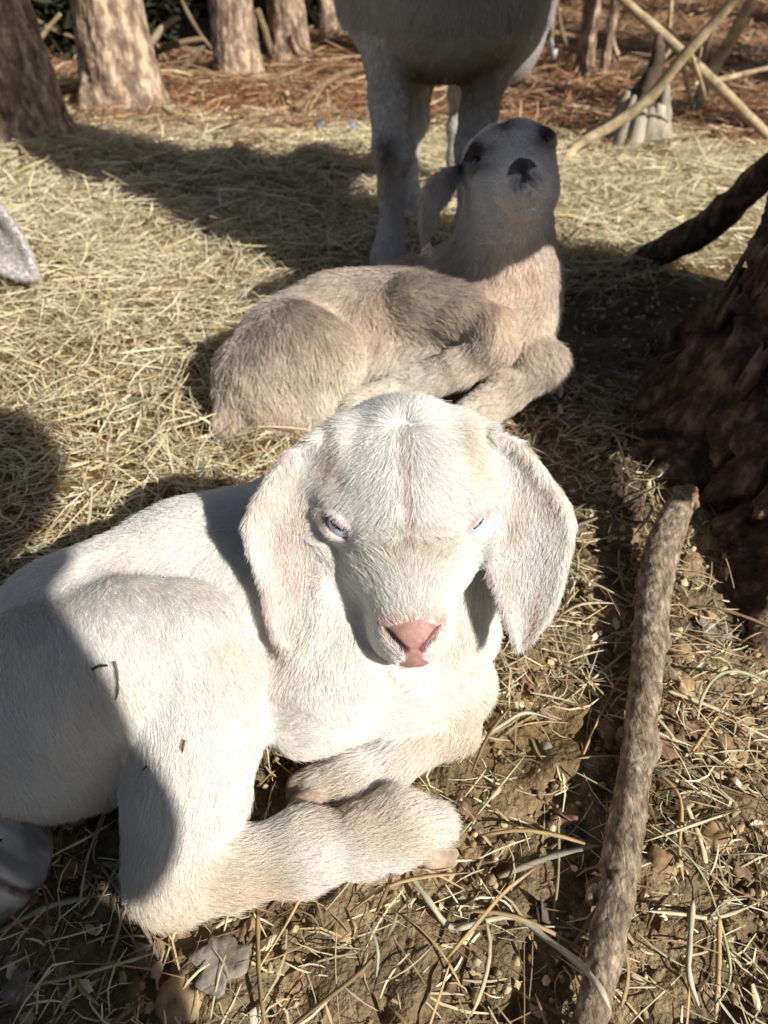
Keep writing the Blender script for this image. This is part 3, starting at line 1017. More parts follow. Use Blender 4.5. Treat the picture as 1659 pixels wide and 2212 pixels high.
def pineness(x, y):
    p = np.stack([x, y, 0 * x], -1)
    return smooth(y + .25 * fbm(p * 2.5, 2, 53), 1.45, 2.0)

def axis(lo, hi, step, far, grow=1.18):
    a = list(np.arange(lo, hi + step * .5, step))
    s = step; x = a[-1]
    while x < far:
        s *= grow; x += s; a.append(x)
    s = step; x = a[0]; pre = []
    while x > -far:
        s *= grow; x -= s; pre.append(x)
    return np.array(pre[::-1] + a)

gx, gy = axis(-1.3, 1.3, .0140, 70), axis(-.2, 2.6, .0140, 90)
gx = np.unique(np.round(np.concatenate([gx, np.arange(-.36, .54, .0045)]), 4)); gy = np.unique(np.round(np.concatenate([gy, np.arange(.06, .62, .0045)]), 4))
GX, GY = np.meshgrid(gx, gy, indexing='ij')
GZ = gz(GX, GY)
gp = np.stack([GX, GY, GZ], -1).reshape(-1, 3)
near = ((np.abs(GX) < 1.5) & (GY < 2.8) & (GY > -.3)).ravel()
gp[:, 2] += near * (.0050 * fbm(gp * np.array([48, 48, 1]), 3, 57, .6) - .0035 * np.clip(fbm(gp * np.array([95, 95, 1]), 2, 58) - .15, 0, 1))
hy, pn = hayness(GX, GY).ravel()[:, None], pineness(GX, GY).ravel()[:, None]
soil = np.array(lin(120, 104, 80)); hayc = np.array(lin(120, 98, 58)); pinec = np.array(lin(132, 88, 58))
gc = soil * (1 + .45 * fbm(gp * np.array([22, 22, 1]), 3, 59)[:, None])
gc = gc * (1 - hy) + hayc * hy
gc = gc * (1 - pn) + pinec * (1 + .35 * fbm(gp * np.array([5, 5, 1]), 3, 61)[:, None]) * pn
ni, nj = len(gx), len(gy)
ii, jj = np.meshgrid(np.arange(ni - 1), np.arange(nj - 1), indexing='ij')
gf = np.stack([ii * nj + jj, (ii + 1) * nj + jj, (ii + 1) * nj + jj + 1, ii * nj + jj + 1], -1).reshape(-1, 4)
M_GROUND = attr_mat('earth', rough=.95, spec=.1, bump=1.0, bscale=260, dist=.004, var=.55, vscale=150)
link('ground', mesh('ground', gp, gf, M_GROUND, True, np.clip(gc, .005, .8)))['kind'] = 'structure'

# ------------------------------------------------------------------ trees
def bark_mat(name, a, b, c, sc=18):
    return noise_mat(name, [a, b, c], scale=sc, detail=9, rough=.9, bump=1.0, bscale=110, dist=.006, stretch=(1, 1, .5), stops=[.34, .5, .62])

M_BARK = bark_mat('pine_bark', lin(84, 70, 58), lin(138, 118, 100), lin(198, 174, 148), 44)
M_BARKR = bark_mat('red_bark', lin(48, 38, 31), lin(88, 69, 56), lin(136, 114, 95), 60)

M_LEAF = attr_mat('evergreen_leaf', rough=.6, spec=.3, var=.3, vscale=30, trans=.15)

def trunk_mesh(base, top, r0, r1, flare=.35, seg=72, rings=90, lobes=(), plate=.022, depth=.012, seed=0, mat=None):
    base = np.asarray(base, float); top = np.asarray(top, float)
    H = np.linalg.norm(top - base)
    s = np.linspace(0, 1, rings) ** 1.7
    a = np.linspace(0, 2 * PI, seg, endpoint=False)
    Sg, Ag = np.meshgrid(s, a, indexing='ij')
    z = Sg * H
    r = (r0 + (r1 - r0) * Sg) * (1 + flare * np.exp(-z / (r0 * 1.6)))
    for ang, amp, wid, hh in lobes:
        d = (Ag - ang + PI) % (2 * PI) - PI
        r = r + amp * np.exp(-(d / wid) ** 2) * np.exp(-z / hh)
    D = np.stack([np.cos(Ag), np.sin(Ag), 0 * Ag], -1)
    c = base + (top - base) * Sg[..., None]
    P = c + D * r[..., None]
    q = np.stack([D[..., 0] * r0 / plate, D[..., 1] * r0 / plate, z / (plate * 3.4)], -1) + seed
    q = q + .25 * np.stack([fbm(q * .9, 2, seed + s) for s in (0, 1, 2)], -1)
    d1, d2, idn = worley(q, seed)
    h = depth * (smooth(d2 - d1, .02, .17) - 1 + .5 * (idn - .5)) + depth * .25 * fbm(q * np.array([2.5, 2.5, 5.0]), 4, seed + 3, .6)
    P = P + D * h[..., None]
    P[0, :, 2] -= .05
    V = P.reshape(-1, 3)
    i, j = np.meshgrid(np.arange(rings - 1), np.arange(seg), indexing='ij')
    F = np.stack([i * seg + j, i * seg + (j + 1) % seg, (i + 1) * seg + (j + 1) % seg, (i + 1) * seg + j], -1).reshape(-1, 4)
    def surf(ang, zz, off=0.0):
        t = min(zz / H, 1)
        rr = (r0 + (r1 - r0) * t) * (1 + flare * math.exp(-zz / (r0 * 1.6)))
        for an, amp, wid, hh in lobes:
            d = (ang - an + PI) % (2 * PI) - PI
            rr += amp * math.exp(-(d / wid) ** 2) * math.exp(-zz / hh)
        return base + (top - base) * t + V3(math.cos(ang), math.sin(ang), 0) * (rr + off)
    return V, F, surf

def pine(name, label, base, height, r0, r1, lean=(0, 0), seed=0, mat=None, limbs=3, group='pine trunks standing in the wood', crown=0, **kw):
    base = V3(base[0], base[1], gz1(base[0], base[1]))
    root = thing(name, label, 'tree', base, group)
    top = base + V3(lean[0] * height, lean[1] * height, height)
    V, F, surf = trunk_mesh(base, top, r0, r1, seed=seed, **kw)
    part('trunk', mesh('trunk', V, F, mat or M_BARK), root)
    r = random.Random(seed)
    for i in range(limbs):
        z = height * r.uniform(.55, .95); a = r.uniform(0, 2 * PI)
        p = surf(a, z, -.02); d = V3(math.cos(a), math.sin(a), .25 + .4 * r.random()); L = r.uniform(.3, .9)
        v, f = tube([p, p + d * L * .5 + V3(0, 0, .03), p + d * L + V3(0, 0, r.uniform(-.1, .15))], [.018, .012, .004], 12, 7, .2, 30, seed + i)
        part('limb', mesh('limb', v, f, mat or M_BARK), root)
    if crown:  # unseen foliage overhead, added to cut the sky light
        r = np.random.default_rng(seed)
        n = 1500
        d = r.normal(size=(n, 3)); d /= np.linalg.norm(d, axis=1, keepdims=True); d *= r.random((n, 1)) ** .4
        c = top + V3(0, 0, .35) + d * np.array([crown, crown, .8])
        c = c + .3 * np.stack([fbm(c * 1.5, 2, seed + s) for s in (1, 2, 3)], -1)
        v, f, cc = ribbons(c, r.uniform(0, 2 * PI, n), r.uniform(.2, .4, n), r.uniform(.10, .18, n), r.normal(0, .3, n), r.uniform(-.6, .4, n), r.uniform(-.6, .6, n), np.array([.045, .06, .025]) * (1 + .3 * r.normal(size=(n, 1))).clip(.4, 1.8), 2, flat=True)
        o = part('crown', mesh('crown', v, f, M_LEAF, True, np.clip(cc, .005, .4)), root); o['kind'] = 'stuff'
    return root, surf

# the big tree in the shade on the right
TREE = V3(.492, .595, 0)
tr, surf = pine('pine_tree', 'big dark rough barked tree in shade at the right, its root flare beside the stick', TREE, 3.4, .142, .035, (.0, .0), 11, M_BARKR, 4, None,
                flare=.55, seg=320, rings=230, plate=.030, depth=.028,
                lobes=((PI * 1.00, .045, .40, .07), (PI * .78, .05, .3, .06), (PI * 1.27, .13, .24, .05), (.80, .20, .65, .45), (-.4, .06, .4, .1), (1.0, .05, .4, .1)))  # wide far-side lobe, unseen, added to broaden the tree's shadow
# unseen low limbs added to shade the fawn kid's head and nearby soil
for pts, rad in (([(.46, .53, .47), (.40, .45, .482), (.36, .405, .490)], [.070, .066, .058]), ([(.47, .50, .29), (.505, .32, .335), (.545, .185, .375)], [.038, .034, .028])):
    v, f = tube(pts, rad, 16, 12, .25, 30, 4)
    part('limb', mesh('limb', v, f, M_BARKR), tr)
pr = random.Random(5)
for i in range(46):
    a = PI + pr.uniform(-.95, 1.0); z = pr.uniform(.03, .62)
    c0 = surf(a, z, .001)
    tx = V3(-math.sin(a), math.cos(a), 0); tz = unit(surf(a, z + .03) - surf(a, z)); nn = unit(np.cross(tx, tz))
    w, h = pr.uniform(.008, .015), pr.uniform(.018, .036)
    v, f = flake(1.0, 900 + i, .9, .02, 1.0, 11)
    v = v * np.array([w, h, .0045])
    v = c0 + v[:, :1] * tx + v[:, 1:2] * tz + v[:, 2:] * nn - nn * (v[:, :1] ** 2) * 4
    part('bark_plate', mesh('bark_plate', v, f, M_BARKR, False), tr)

g1 = at(275, 240); g2 = at(517, 172); g3 = at(627, 128); g0 = at(30, 312)
pine('pine_tree', 'pale grey pine trunk left of the fallen branch, bark peeling in the sun', g1, 4.5, .078, .055, (.012, .0), 21, None, 5, crown=1.2, flare=.42, plate=.03, depth=.009, lobes=((-.6, .03, .35, .05), (-2.4, .03, .4, .05), (3.0, .03, .3, .06)))
pine('pine_tree', 'second pine trunk from the left pair, upright and grey brown, behind the fallen branch', g2, 4.5, .058, .045, (.004, 0), 22, None, 4, crown=1.0, flare=.35, plate=.024, depth=.007, lobes=((-.4, .025, .4, .05),))
pine('pine_tree', 'slimmer shaded pine trunk just left of the standing goat', g3, 4.5, .058, .042, (-.01, .0), 23, None, 4, flare=.3, plate=.024, depth=.007)
pine('pine_tree', 'pine trunk cut by the left edge, striped by a long tree shadow', g0, 4.5, .105, .075, (-.015, .0), 24, None, 5, crown=1.3, flare=.30, plate=.03, depth=.010)
pine('pine_tree', 'thin pale pine stem right behind the standing goat', at(1262, 148), 3.5, .026, .018, (-.03, 0), 25, None, 5, flare=.4, plate=.016, depth=.004)
pine('pine_tree', 'thin leaning stem next to the pale thin pine', at(1302, 160), 3.0, .014, .010, (.02, .05), 26, None, 5, flare=.5, plate=.012, depth=.003)
pine('pine_tree', 'slender shaded stem between the left trunks and the goat', at(708, 92), 3.5, .030, .022, (.01, 0), 27, None, 4, flare=.3, plate=.016, depth=.004)
# unseen trees: some shade the pine straw, others added behind to block sky light
rt = random.Random(12)
off = [(-.5, -3.2, .11), (-2.6, -.3, .10), (-3.4, -2.4, .10), (-1.2, -4.6, .11), (.6, 3.6, .05), (1.75, 1.10, .07), (2.35, .55, .09), (2.9, 1.5, .08), (3.4, .6, .10), (1.9, 2.2, .08), (-2.2, 2.6, .10), (-2.9, 1.4, .11), (2.7, 2.7, .09), (3.9, 2.1, .11), (-1.7, 4.4, .09)]
for i, (x, y, r) in enumerate(off):
    pine('pine_tree', 'pine trunk standing further off among the trees', (x, y), 4.2, r, r * .7, (rt.uniform(-.03, .03), rt.uniform(-.03, .03)), 40 + i, None, 4, 'pine trunks further off in the wood', crown=1.3, seg=40, rings=40, flare=.3, plate=.03, depth=.009)
for i in range(26):
    x, y = rt.uniform(-7, 7), rt.uniform(5.2, 12)
    pine('pine_tree', 'pine trunk standing further off among the trees', (x, y), 5, rt.uniform(.06, .13), .06, (rt.uniform(-.03, .03), 0), 60 + i, None, 2, 'pine trunks further off in the wood', seg=20, rings=16, flare=.3, plate=.04, depth=.009)

# ------------------------------------------------------------------ undergrowth at the back
def shrub(label, base, rad, n, seed, tone):
    r = np.random.default_rng(seed)
    base = V3(base[0], base[1], gz1(base[0], base[1]))
    root = thing('evergreen_shrub', label, 'shrub', base, 'dark shrubs at the back')
    st = []
    for k in range(9):
        a = r.uniform(0, 2 * PI); L = rad[2] * r.uniform(.6, 1.1)
        st.append(tube([base, base + V3(math.cos(a) * .15, math.sin(a) * .15, L * .5), base + V3(math.cos(a) * rad[0] * .6, math.sin(a) * rad[1] * .6, L)], [.012, .008, .003], 8, 6, .2, 20, seed + k))
    v, f, _ = join(st)
    o = part('stems', mesh('stems', v, f, M_BARK), root); o['kind'] = 'stuff'
    d = r.normal(size=(n, 3)); d /= np.linalg.norm(d, axis=1, keepdims=True)
    d = d * (r.random((n, 1)) ** .35)
    q = base + np.array([0, 0, rad[2] * .55]) + d * np.array([rad[0], rad[1], rad[2] * .6])
    q += .12 * np.stack([fbm(q * 4, 2, seed + s) for s in (1, 2, 3)], -1)
    q[:, 2] = np.maximum(q[:, 2], base[2] + .02)
    col = np.array(tone) * (1 + .4 * r.normal(size=(n, 1))).clip(.3, 2)
    v, f, c = ribbons(q, r.uniform(0, 2 * PI, n), r.uniform(.03, .08, n), r.uniform(.010, .022, n), r.normal(0, .3, n), r.uniform(-.8, .6, n), r.uniform(-1, 1, n), col, 2)
    o = part('foliage', mesh('foliage', v, f, M_LEAF, True, np.clip(c, .004, .6)), root); o['kind'] = 'stuff'

shrub('dark low shrub behind the left pine trunk', (-1.60, 3.05), (.70, .30, .75), 9000, 71, (.035, .040, .018))
shrub('dark low shrub between the pale pine trunk and the second trunk', (-.98, 3.08), (.50, .28, .7), 9000, 72, (.030, .034, .018))
shrub('dark shrub behind the trunk beside the standing goat', (-.42, 3.30), (.40, .28, .7), 9000, 73, (.030, .036, .016))
shrub('dark shrub at the top behind the standing goat', (.45, 4.5), (.75, .45, .8), 8000, 74, (.028, .032, .016))
shrub('tall dark shrub far off behind the crossing branches', (1.5, 5.4), (.9, .5, .9), 7000, 75, (.03, .034, .016))
shrub('tall dark shrub beyond the left edge trunk', (-2.8, 4.0), (.9, .5, 1.0), 7000, 76, (.03, .034, .016))

# ------------------------------------------------------------------ dead wood
M_DEAD = noise_mat('bleached_wood', [lin(112, 98, 76), lin(164, 146, 114), lin(200, 184, 150)], scale=30, rough=.8, bump=.5, bscale=160, dist=.0015, stretch=(1, 1, 1))
M_TWIG = noise_mat('grey_twig', [lin(92, 76, 58), lin(140, 120, 92)], scale=40, rough=.85, bump=.4, bscale=160, dist=.001)
def branch(label, pts, rad, mat=None, amp=.18, rings=30, seg=9, seed=0, group=None, name='dead_branch', cat='branch', subs=()):
    c = np.mean(np.asarray(pts), 0)
    root = tag(link(name, None, None, tuple(np.asarray(pts[0]))), label, cat, group)
    v, f = tube(pts, rad, rings, seg, amp, 45, seed)
    part('wood', mesh('wood', v, f, mat or M_DEAD), root)
    for k, (p2, r2) in enumerate(subs):
        v, f = tube(p2, r2, 12, 6, amp, 45, seed + k + 1)
        part('side_twig', mesh('side_twig', v, f, mat or M_DEAD), root)
    return root

branch('long pale fallen branch lying across the litter behind the hay', [at(352, 232, .03), at(400, 258, .02), at(470, 281, .015), at(560, 288, .016), at(682, 292, .014)], [.007, .008, .009, .011, .011], seed=1, subs=[([at(470, 280, .02), at(500, 270, .04), at(520, 262, .05)], [.004, .003, .002])])
branch('yellowish bare branch sloping down to the right, behind the crossing one', [aty(1330, -14, 1.92), aty(1440, 82, 1.86), aty(1540, 176, 1.80), aty(1662, 296, 1.74)], [.009, .0105, .011, .010], seed=2, amp=.12, subs=[([aty(1505, 145, 1.82), aty(1512, 120, 1.8), aty(1516, 100, 1.8)], [.003, .0025, .0015]), ([aty(1560, 195, 1.79), aty(1535, 215, 1.8)], [.003, .0015])])
branch('pale curved branch rising from the ground across the other one', [at(1216, 352, .004), aty(1250, 312, 1.62), aty(1320, 272, 1.64), aty(1400, 214, 1.64), aty(1480, 118, 1.62), aty(1560, 28, 1.60), aty(1610, -30, 1.58)], [.008, .010, .011, .011, .0105, .010, .009], seed=3, amp=.12, subs=[([aty(1490, 108, 1.62), aty(1512, 170, 1.66), aty(1525, 215, 1.7)], [.004, .004, .002])])
branch('thick bleached leaning sapling in the upper right corner', [aty(1505, 232, 2.05), aty(1540, 150, 2.05), aty(1590, 66, 2.02), aty(1640, -40, 2.0)], [.018, .016, .014, .012], seed=4, subs=[([aty(1515, 200, 2.05), aty(1525, 110, 2.1), aty(1560, 20, 2.1)], [.006, .005, .003])])
branch('thin crooked stick bent like an elbow beside the stump', [aty(1362, 170, 2.2), aty(1440, 118, 2.2), aty(1445, 60, 2.2), aty(1452, -20, 2.2)], [.006, .007, .006, .005], seed=5)
branch('thin arched twig behind the crossing branches', [aty(1500, 250, 2.0), aty(1482, 170, 2.0), aty(1460, 84, 2.0), aty(1432, 62, 2.02), aty(1390, 80, 2.05)], [.006, .006, .005, .004, .003], seed=6)
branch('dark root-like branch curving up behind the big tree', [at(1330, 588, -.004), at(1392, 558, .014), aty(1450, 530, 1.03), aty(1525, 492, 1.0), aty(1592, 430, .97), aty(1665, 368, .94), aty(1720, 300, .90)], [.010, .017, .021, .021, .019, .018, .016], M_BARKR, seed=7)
branch('short pale twig on the pine straw at the right edge', [at(1500, 182, .02), at(1580, 166, .02), at(1662, 146, .03)], [.006, .007, .006], seed=8)
branch('thin dark twig lying under the standing goat on the litter', [at(640, 232, .02), at(700, 182, .03), at(745, 158, .04), at(800, 148, .05)], [.009, .009, .008, .006], M_TWIG, seed=9)
branch('broken forked twig end standing up from the litter', [at(600, 232, .0), at(612, 214, .03), at(620, 200, .05)], [.012, .010, .006], seed=10, subs=[([at(612, 214, .03), at(630, 225, .02)], [.006, .003])])
bs = [([(322, 108), (338, 76), (362, 52), (388, 38)], 2.6, .010), ([(326, 116), (360, 104), (400, 90), (440, 84)], 2.75, .010), ([(372, 168), (405, 140), (430, 112), (446, 100)], 2.45, .008), ([(378, 172), (420, 154), (440, 146), (470, 130)], 2.5, .009), ([(420, 160), (460, 150), (500, 128)], 2.55, .007),
      ([(392, 0), (412, 40), (436, 78), (460, 110)], 2.9, .007), ([(20, 20), (60, 70), (90, 110), (100, 160)], 2.3, .007), ([(60, 30), (110, 62), (170, 84)], 2.9, .007), ([(140, 0), (150, 60), (148, 110)], 3.1, .012), ([(70, 130), (90, 80), (130, 30)], 2.8, .008),
      ([(555, 20), (570, 60), (582, 100), (590, 130)], 2.75, .011), ([(420, 20), (450, 8), (480, -10)], 3.2, .008), ([(100, 190), (140, 176), (190, 180)], 2.1, .007), ([(1180, 150), (1190, 90), (1196, 20)], 2.9, .009), ([(1224, 140), (1214, 70), (1200, -10)], 2.9, .007), ([(1330, 140), (1322, 70), (1330, -10)], 2.8, .008),
      ([(1150, 66), (1190, 70), (1240, 78)], 3.0, .009), ([(1290, 30), (1340, 44), (1350, 0)], 2.9, .006), ([(690, 60), (668, 20), (660, -20)], 3.2, .008), ([(640, 60), (650, 100), (690, 120)], 2.7, .006)]
wl = ['arching pale twig', 'low slanting twig', 'short forked twig', 'half buried twig', 'thin grey twig', 'long drooping vine stem', 'bent bare stem', 'slanting bare stem', 'thick upright dead stem', 'leaning bare stem', 'hooked pale stem', 'high bare twig', 'flat lying twig', 'upright thin stem', 'leaning thin stem', 'upright grey stem', 'level pale stick', 'crooked bare twig', 'leaning dark twig', 'drooping twig']
wp = ['beside the pale pine trunk', 'between the two left trunks', 'at the foot of the second trunk', 'in front of the second trunk', 'touching the foot of the second trunk', 'hanging between the two left trunks', 'at the left edge trunk', 'in the brush at the upper left', 'in the brush left of the pale pine', 'in the brush at the left edge', 'right of the second trunk', 'in the dark brush at the top', 'left of the pale pine foot', 'right behind the goat', 'left of the thin pale pine', 'right of the thin pale pine', 'by the white flank of the goat', 'above the stump', 'left of the goat at the top', 'by the shaded trunk near the goat']
for i, ((pts, y, r), a, b2) in enumerate(zip(bs, wl, wp)):
    P3 = [aty(u, v, y) for u, v in pts]
    P3 = [V3(p[0], p[1], max(p[2], .01)) for p in P3]
    branch(a + ' ' + b2, P3, [r, r, r * .7], M_TWIG if i % 3 else M_DEAD, seed=30 + i, group='dead twigs and stems in the brush')
rb = random.Random(3)
TW = []
for k in range(6):
    pts = [V3(0, 0, 0), V3(.06, rb.uniform(-.02, .02), .01), V3(.14, rb.uniform(-.04, .04), .005), V3(.22, rb.uniform(-.05, .05), .012)]
    v, f = tube(pts, [.0022, .0030, .0026, .0014], 14, 6, .25, 60, k)
    TW.append(mesh('twig', v, f, M_TWIG if k % 2 else M_DEAD))
for i in range(90):
    x, y = rb.uniform(-1.4, 1.6), rb.uniform(1.45, 3.8)
    o = tag(link('twig', TW[i % 6], None, (x, y, gz1(x, y) + .012)), 'small dead twig lying on the pine litter at the back', 'twig', 'small twigs on the pine litter')
    s = rb.uniform(.5, 1.3) * (1 + .2 * (y - 1.5)); o.scale = (s, s, s); o.rotation_euler = (0, rb.uniform(-.15, .1), rb.uniform(0, 6.28))

# stump with its dark heartwood standing up
M_STUMP = noise_mat('weathered_stump', [lin(92, 86, 76), lin(150, 142, 126), lin(190, 182, 164)], scale=60, rough=.9, bump=.6, bscale=120, dist=.002, stretch=(1, 1, .2))
def stump():
    b = at(1376, 300); b[2] = gz1(b[0], b[1])
    root = thing('tree_stump', 'small broken grey stump with dark splintered heart under the crossing branches', 'stump', b)
    r = np.random.default_rng(8)
    for k in range(13):
        a = 2 * PI * k / 13 + r.uniform(-.1, .1)
        w = .017; h = .065 + .045 * r.random() + .02 * (math.sin(a) > 0)
        c = b + V3(math.cos(a) * .045, math.sin(a) * .040, 0)
        v, f = tube([c * 1 + V3(math.cos(a) * .012, math.sin(a) * .012, -.02), c + V3(0, 0, h * .5), c + V3(-math.cos(a) * .006, -math.sin(a) * .006, h)], [w * 1.25, w, w * .35], 14, 7, .25, 60, k)
        part('splinter', mesh('splinter', v, f, M_STUMP), root)
    v, f = tube([b + V3(.004, .01, 0), b + V3(.006, .012, .10), b + V3(.012, .012, .155), b + V3(.004, .012, .20)], [.030, .024, .014, .004], 24, 12, .35, 40, 5)
    part('heartwood', mesh('heartwood', v, f, noise_mat('charred_wood', [lin(52, 42, 36), lin(98, 82, 70)], 40, bump=.8)), root)
stump()

# the debarked stick in front on the right
def stick():
    rows = [(1078, 1478, 24), (1112, 1460, 33), (1200, 1428, 39), (1317, 1409, 36), (1519, 1390, 33), (1721, 1363, 35), (1924, 1331, 42), (2126, 1293, 40), (2320, 1250, 40)]
    pts, rad = [], []
    for v, u, hw in rows:
        z = .018 + (.020 if v < 1150 else .006 if v < 1300 else 0)
        p = at(u, v, z)
        dep = p[1] * _cp + (CAM_H - p[2]) * _sp
        pts.append(p); rad.append(hw * dep / FPX)
    base = V3(pts[-1][0], pts[-1][1], 0)
    root = thing('stick', 'long grey brown bark covered stick lying on the soil at the right', 'stick', base)
    def disp(q, a):
        d1, d2, idn = worley(q * np.array([95, 42, 95]) + .6 * np.stack([fbm(q * 70, 2, s) for s in (1, 2, 3)], -1), 3)
        k = np.zeros(q.shape[:2])
        for ky, ka, am in ((.50, 2.6, .004), (.40, .4, .003), (.34, 2.9, .0045), (.255, 3.0, .0035), (.20, .6, .003)):
            k += am * np.exp(-((q[..., 1] - ky) / .010) ** 2 - ((np.abs(a[None] - ka)) / .5) ** 2)
        return .0005 * (smooth(d2 - d1, 0, .09) - 1) + .0007 * (idn - .5) + .0008 * fbm(q * 110, 4, 5, .6) + .0014 * fbm(q * 18, 2, 6) + k
    v, f = tube(pts, rad, 260, 56, disp=disp)
    m, t, b = new_mat('stick_bark', .85, .25)
    N = t.nodes.new; L = t.links.new
    tc = N('ShaderNodeTexCoord'); mp = N('ShaderNodeMapping'); mp.inputs['Scale'].default_value = (1, .45, 1)
    L(tc.outputs['Object'], mp.inputs[0])
    def ramp(scale, detail, st, seed=0.0):
        n = N('ShaderNodeTexNoise'); n.noise_dimensions = '4D'; n.inputs['W'].default_value = seed; n.inputs['Scale'].default_value = scale; n.inputs['Detail'].default_value = detail; n.inputs['Roughness'].default_value = .7
        L(mp.outputs[0], n.inputs['Vector'])
        r = N('ShaderNodeValToRGB'); e = r.color_ramp.elements
        e[0].position, e[0].color = st[0][0], (*st[0][1], 1); e[1].position, e[1].color = st[-1][0], (*st[-1][1], 1)
        for p0, c0 in st[1:-1]:
            q = e.new(p0); q.color = (*c0, 1)
        L(n.outputs[0], r.inputs[0]); return n, r
    n1, c1 = ramp(190, 10, [(.34, lin(58, 49, 40)), (.45, lin(112, 98, 82)), (.55, lin(150, 134, 114)), (.66, lin(198, 180, 154))])
    n2, c2 = ramp(60, 8, [(.60, (0, 0, 0)), (.66, (1, 1, 1))], 3.0)
    n3, c3 = ramp(44, 7, [(.58, (0, 0, 0)), (.70, (1, 1, 1))], 7.0)
    mx = N('ShaderNodeMix'); mx.data_type = 'RGBA'; mx.inputs[7].default_value = (*lin(196, 188, 174), 1)
    L(c2.outputs[0], mx.inputs[0]); L(c1.outputs[0], mx.inputs[6])
    m2 = N('ShaderNodeMix'); m2.data_type = 'RGBA'; m2.inputs[7].default_value = (*lin(142, 96, 66), 1)
    sc = N('ShaderNodeMath'); sc.operation = 'MULTIPLY'; sc.inputs[1].default_value = .6
    L(c3.outputs[0], sc.inputs[0]); L(sc.outputs[0], m2.inputs[0]); L(mx.outputs[2], m2.inputs[6]); L(m2.outputs[2], b.inputs['Base Color'])
    vo = N('ShaderNodeTexVoronoi'); vo.feature = 'DISTANCE_TO_EDGE'; vo.inputs['Scale'].default_value = 120; L(mp.outputs[0], vo.inputs['Vector'])
    cr = N('ShaderNodeMapRange'); cr.inputs['From Max'].default_value = .09; L(vo.outputs['Distance'], cr.inputs[0])
    hs = N('ShaderNodeMath'); hs.operation = 'MULTIPLY_ADD'; hs.inputs[1].default_value = .15; L(cr.outputs[0], hs.inputs[0]); L(n1.outputs[0], hs.inputs[2])
    bp = N('ShaderNodeBump'); bp.inputs['Strength'].default_value = 1.0; bp.inputs['Distance'].default_value = .0028
    L(hs.outputs[0], bp.inputs['Height']); L(bp.outputs[0], b.inputs['Normal'])
    part('bark', mesh('bark', v, f, m), root)
    e0 = np.array(pts[0])
    v, f = rock(.0095, 4, (1.0, 1.2, .9), .6, 12)
    part('broken_end', mesh('broken_end', v + e0 + V3(.004, .004, .002), f, noise_mat('red_heartwood', [lin(96, 70, 54), lin(168, 134, 106)], 120, bump=.8)), root)
    for k, (u, vv, r0) in enumerate(((1357, 1585, .006), (1290, 1935, .006), (1436, 1450, .005))):
        v, f = tube([at(u, vv, .014), at(u - 16 if k < 2 else u + 26, vv + 10, .018)], [r0, r0 * .5], 6, 8, .3, 90, k)
        part('knot', mesh('knot', v, f, m), root)
stick()

# ------------------------------------------------------------------ litter, straw, stones
PAL = np.array([(.74, .63, .41), (.62, .57, .36), (.80, .71, .50), (.54, .40, .23), (.47, .46, .30), (.26, .18, .10), (.82, .75, .57)])
def palette(n, p, r):
    c = PAL[r.choice(len(PAL), n, p=p)]
    return c * (1 + .15 * r.normal(size=(n, 1))).clip(.5, 1.5)

def scatter(n, xr, yr, dens, r):
    x = r.uniform(*xr, n * 3); y = r.uniform(*yr, n * 3)
    k = r.random(n * 3) < dens(x, y)
    return x[k][:n], y[k][:n]

def strands(name, n, xr, yr, dens, Lr, wr, p, depth, seed, kind_col=None, segs=3, flat=True, rough=.22):
    r = np.random.default_rng(seed)
    x, y = scatter(n, xr, yr, dens, r)
    n = len(x)
    d = r.random(n)
    z = gz(x, y) + .001 + depth * d * np.maximum(dens(x, y), .15)
    L = r.uniform(*Lr, n) * (1 + .25 * np.clip(y - 1, 0, 3)); w = r.uniform(*wr, n) * (1 + .35 * np.clip(y - .8, 0, 3))
    col = palette(n, p, r) if kind_col is None else kind_col(n, r)
    # layered like thatch: locally the strands share a heading
    hd = PI * 1.5 * vnoise(np.stack([x * 3, y * 3, 0 * x], -1), seed + 2) + r.normal(0, .9, n)
    v, f, c = ribbons(np.stack([x, y, z], -1), hd, L, w, r.normal(0, .35, n), r.normal(0, rough, n), r.normal(0, .6, n), col, segs, flat=flat, kink=np.where(r.random(n) < .15, r.normal(0, .9, n), 0))
    lo = gz(v[:, 0], v[:, 1]) + .0005
    v[:, 2] = np.maximum(v[:, 2], lo)
    o = link(name, mesh(name, v, f, M_STRAW, True, np.clip(c, .01, .9)))
    o['kind'] = 'stuff'
    return o

hay = lambda x, y: hayness(x, y)
strands('hay', 58000, (-1.5, .8), (.28, 2.2), hay, (.02, .08), (.0006, .0016), [.24, .20, .18, .14, .14, .04, .06], .026, 101, None, 3)
strands('straw_stalks', 2600, (-1.5, .8), (.30, 2.0), hay, (.05, .13), (.0013, .0025), [.30, .14, .26, .16, .06, .02, .06], .034, 107, None, 4, False, .2)
strands('hay_chaff', 22000, (-1.2, .7), (.28, 1.9), lambda x, y: np.clip(hayness(x, y) * 1.1, 0, 1), (.008, .03), (.0012, .0035), [.22, .16, .16, .24, .10, .08, .04], .018, 102, None, 2)
def red(n, r):
    b = np.array([(.36, .20, .105), (.26, .14, .075), (.44, .28, .15), (.54, .41, .26), (.17, .10, .06)])
    return b[r.choice(5, n, p=[.30, .22, .22, .14, .12])] * (1 + .2 * r.normal(size=(n, 1))).clip(.4, 1.6)
strands('pine_needles', 46000, (-2.4, 2.4), (1.4, 5.2), lambda x, y: pineness(x, y), (.05, .13), (.0014, .0032), None, .030, 103, red)
gap = lambda x, y: .5 + .5 * (fbm(np.stack([x * 9, y * 9, 0 * x], -1), 2, 5) > 0)
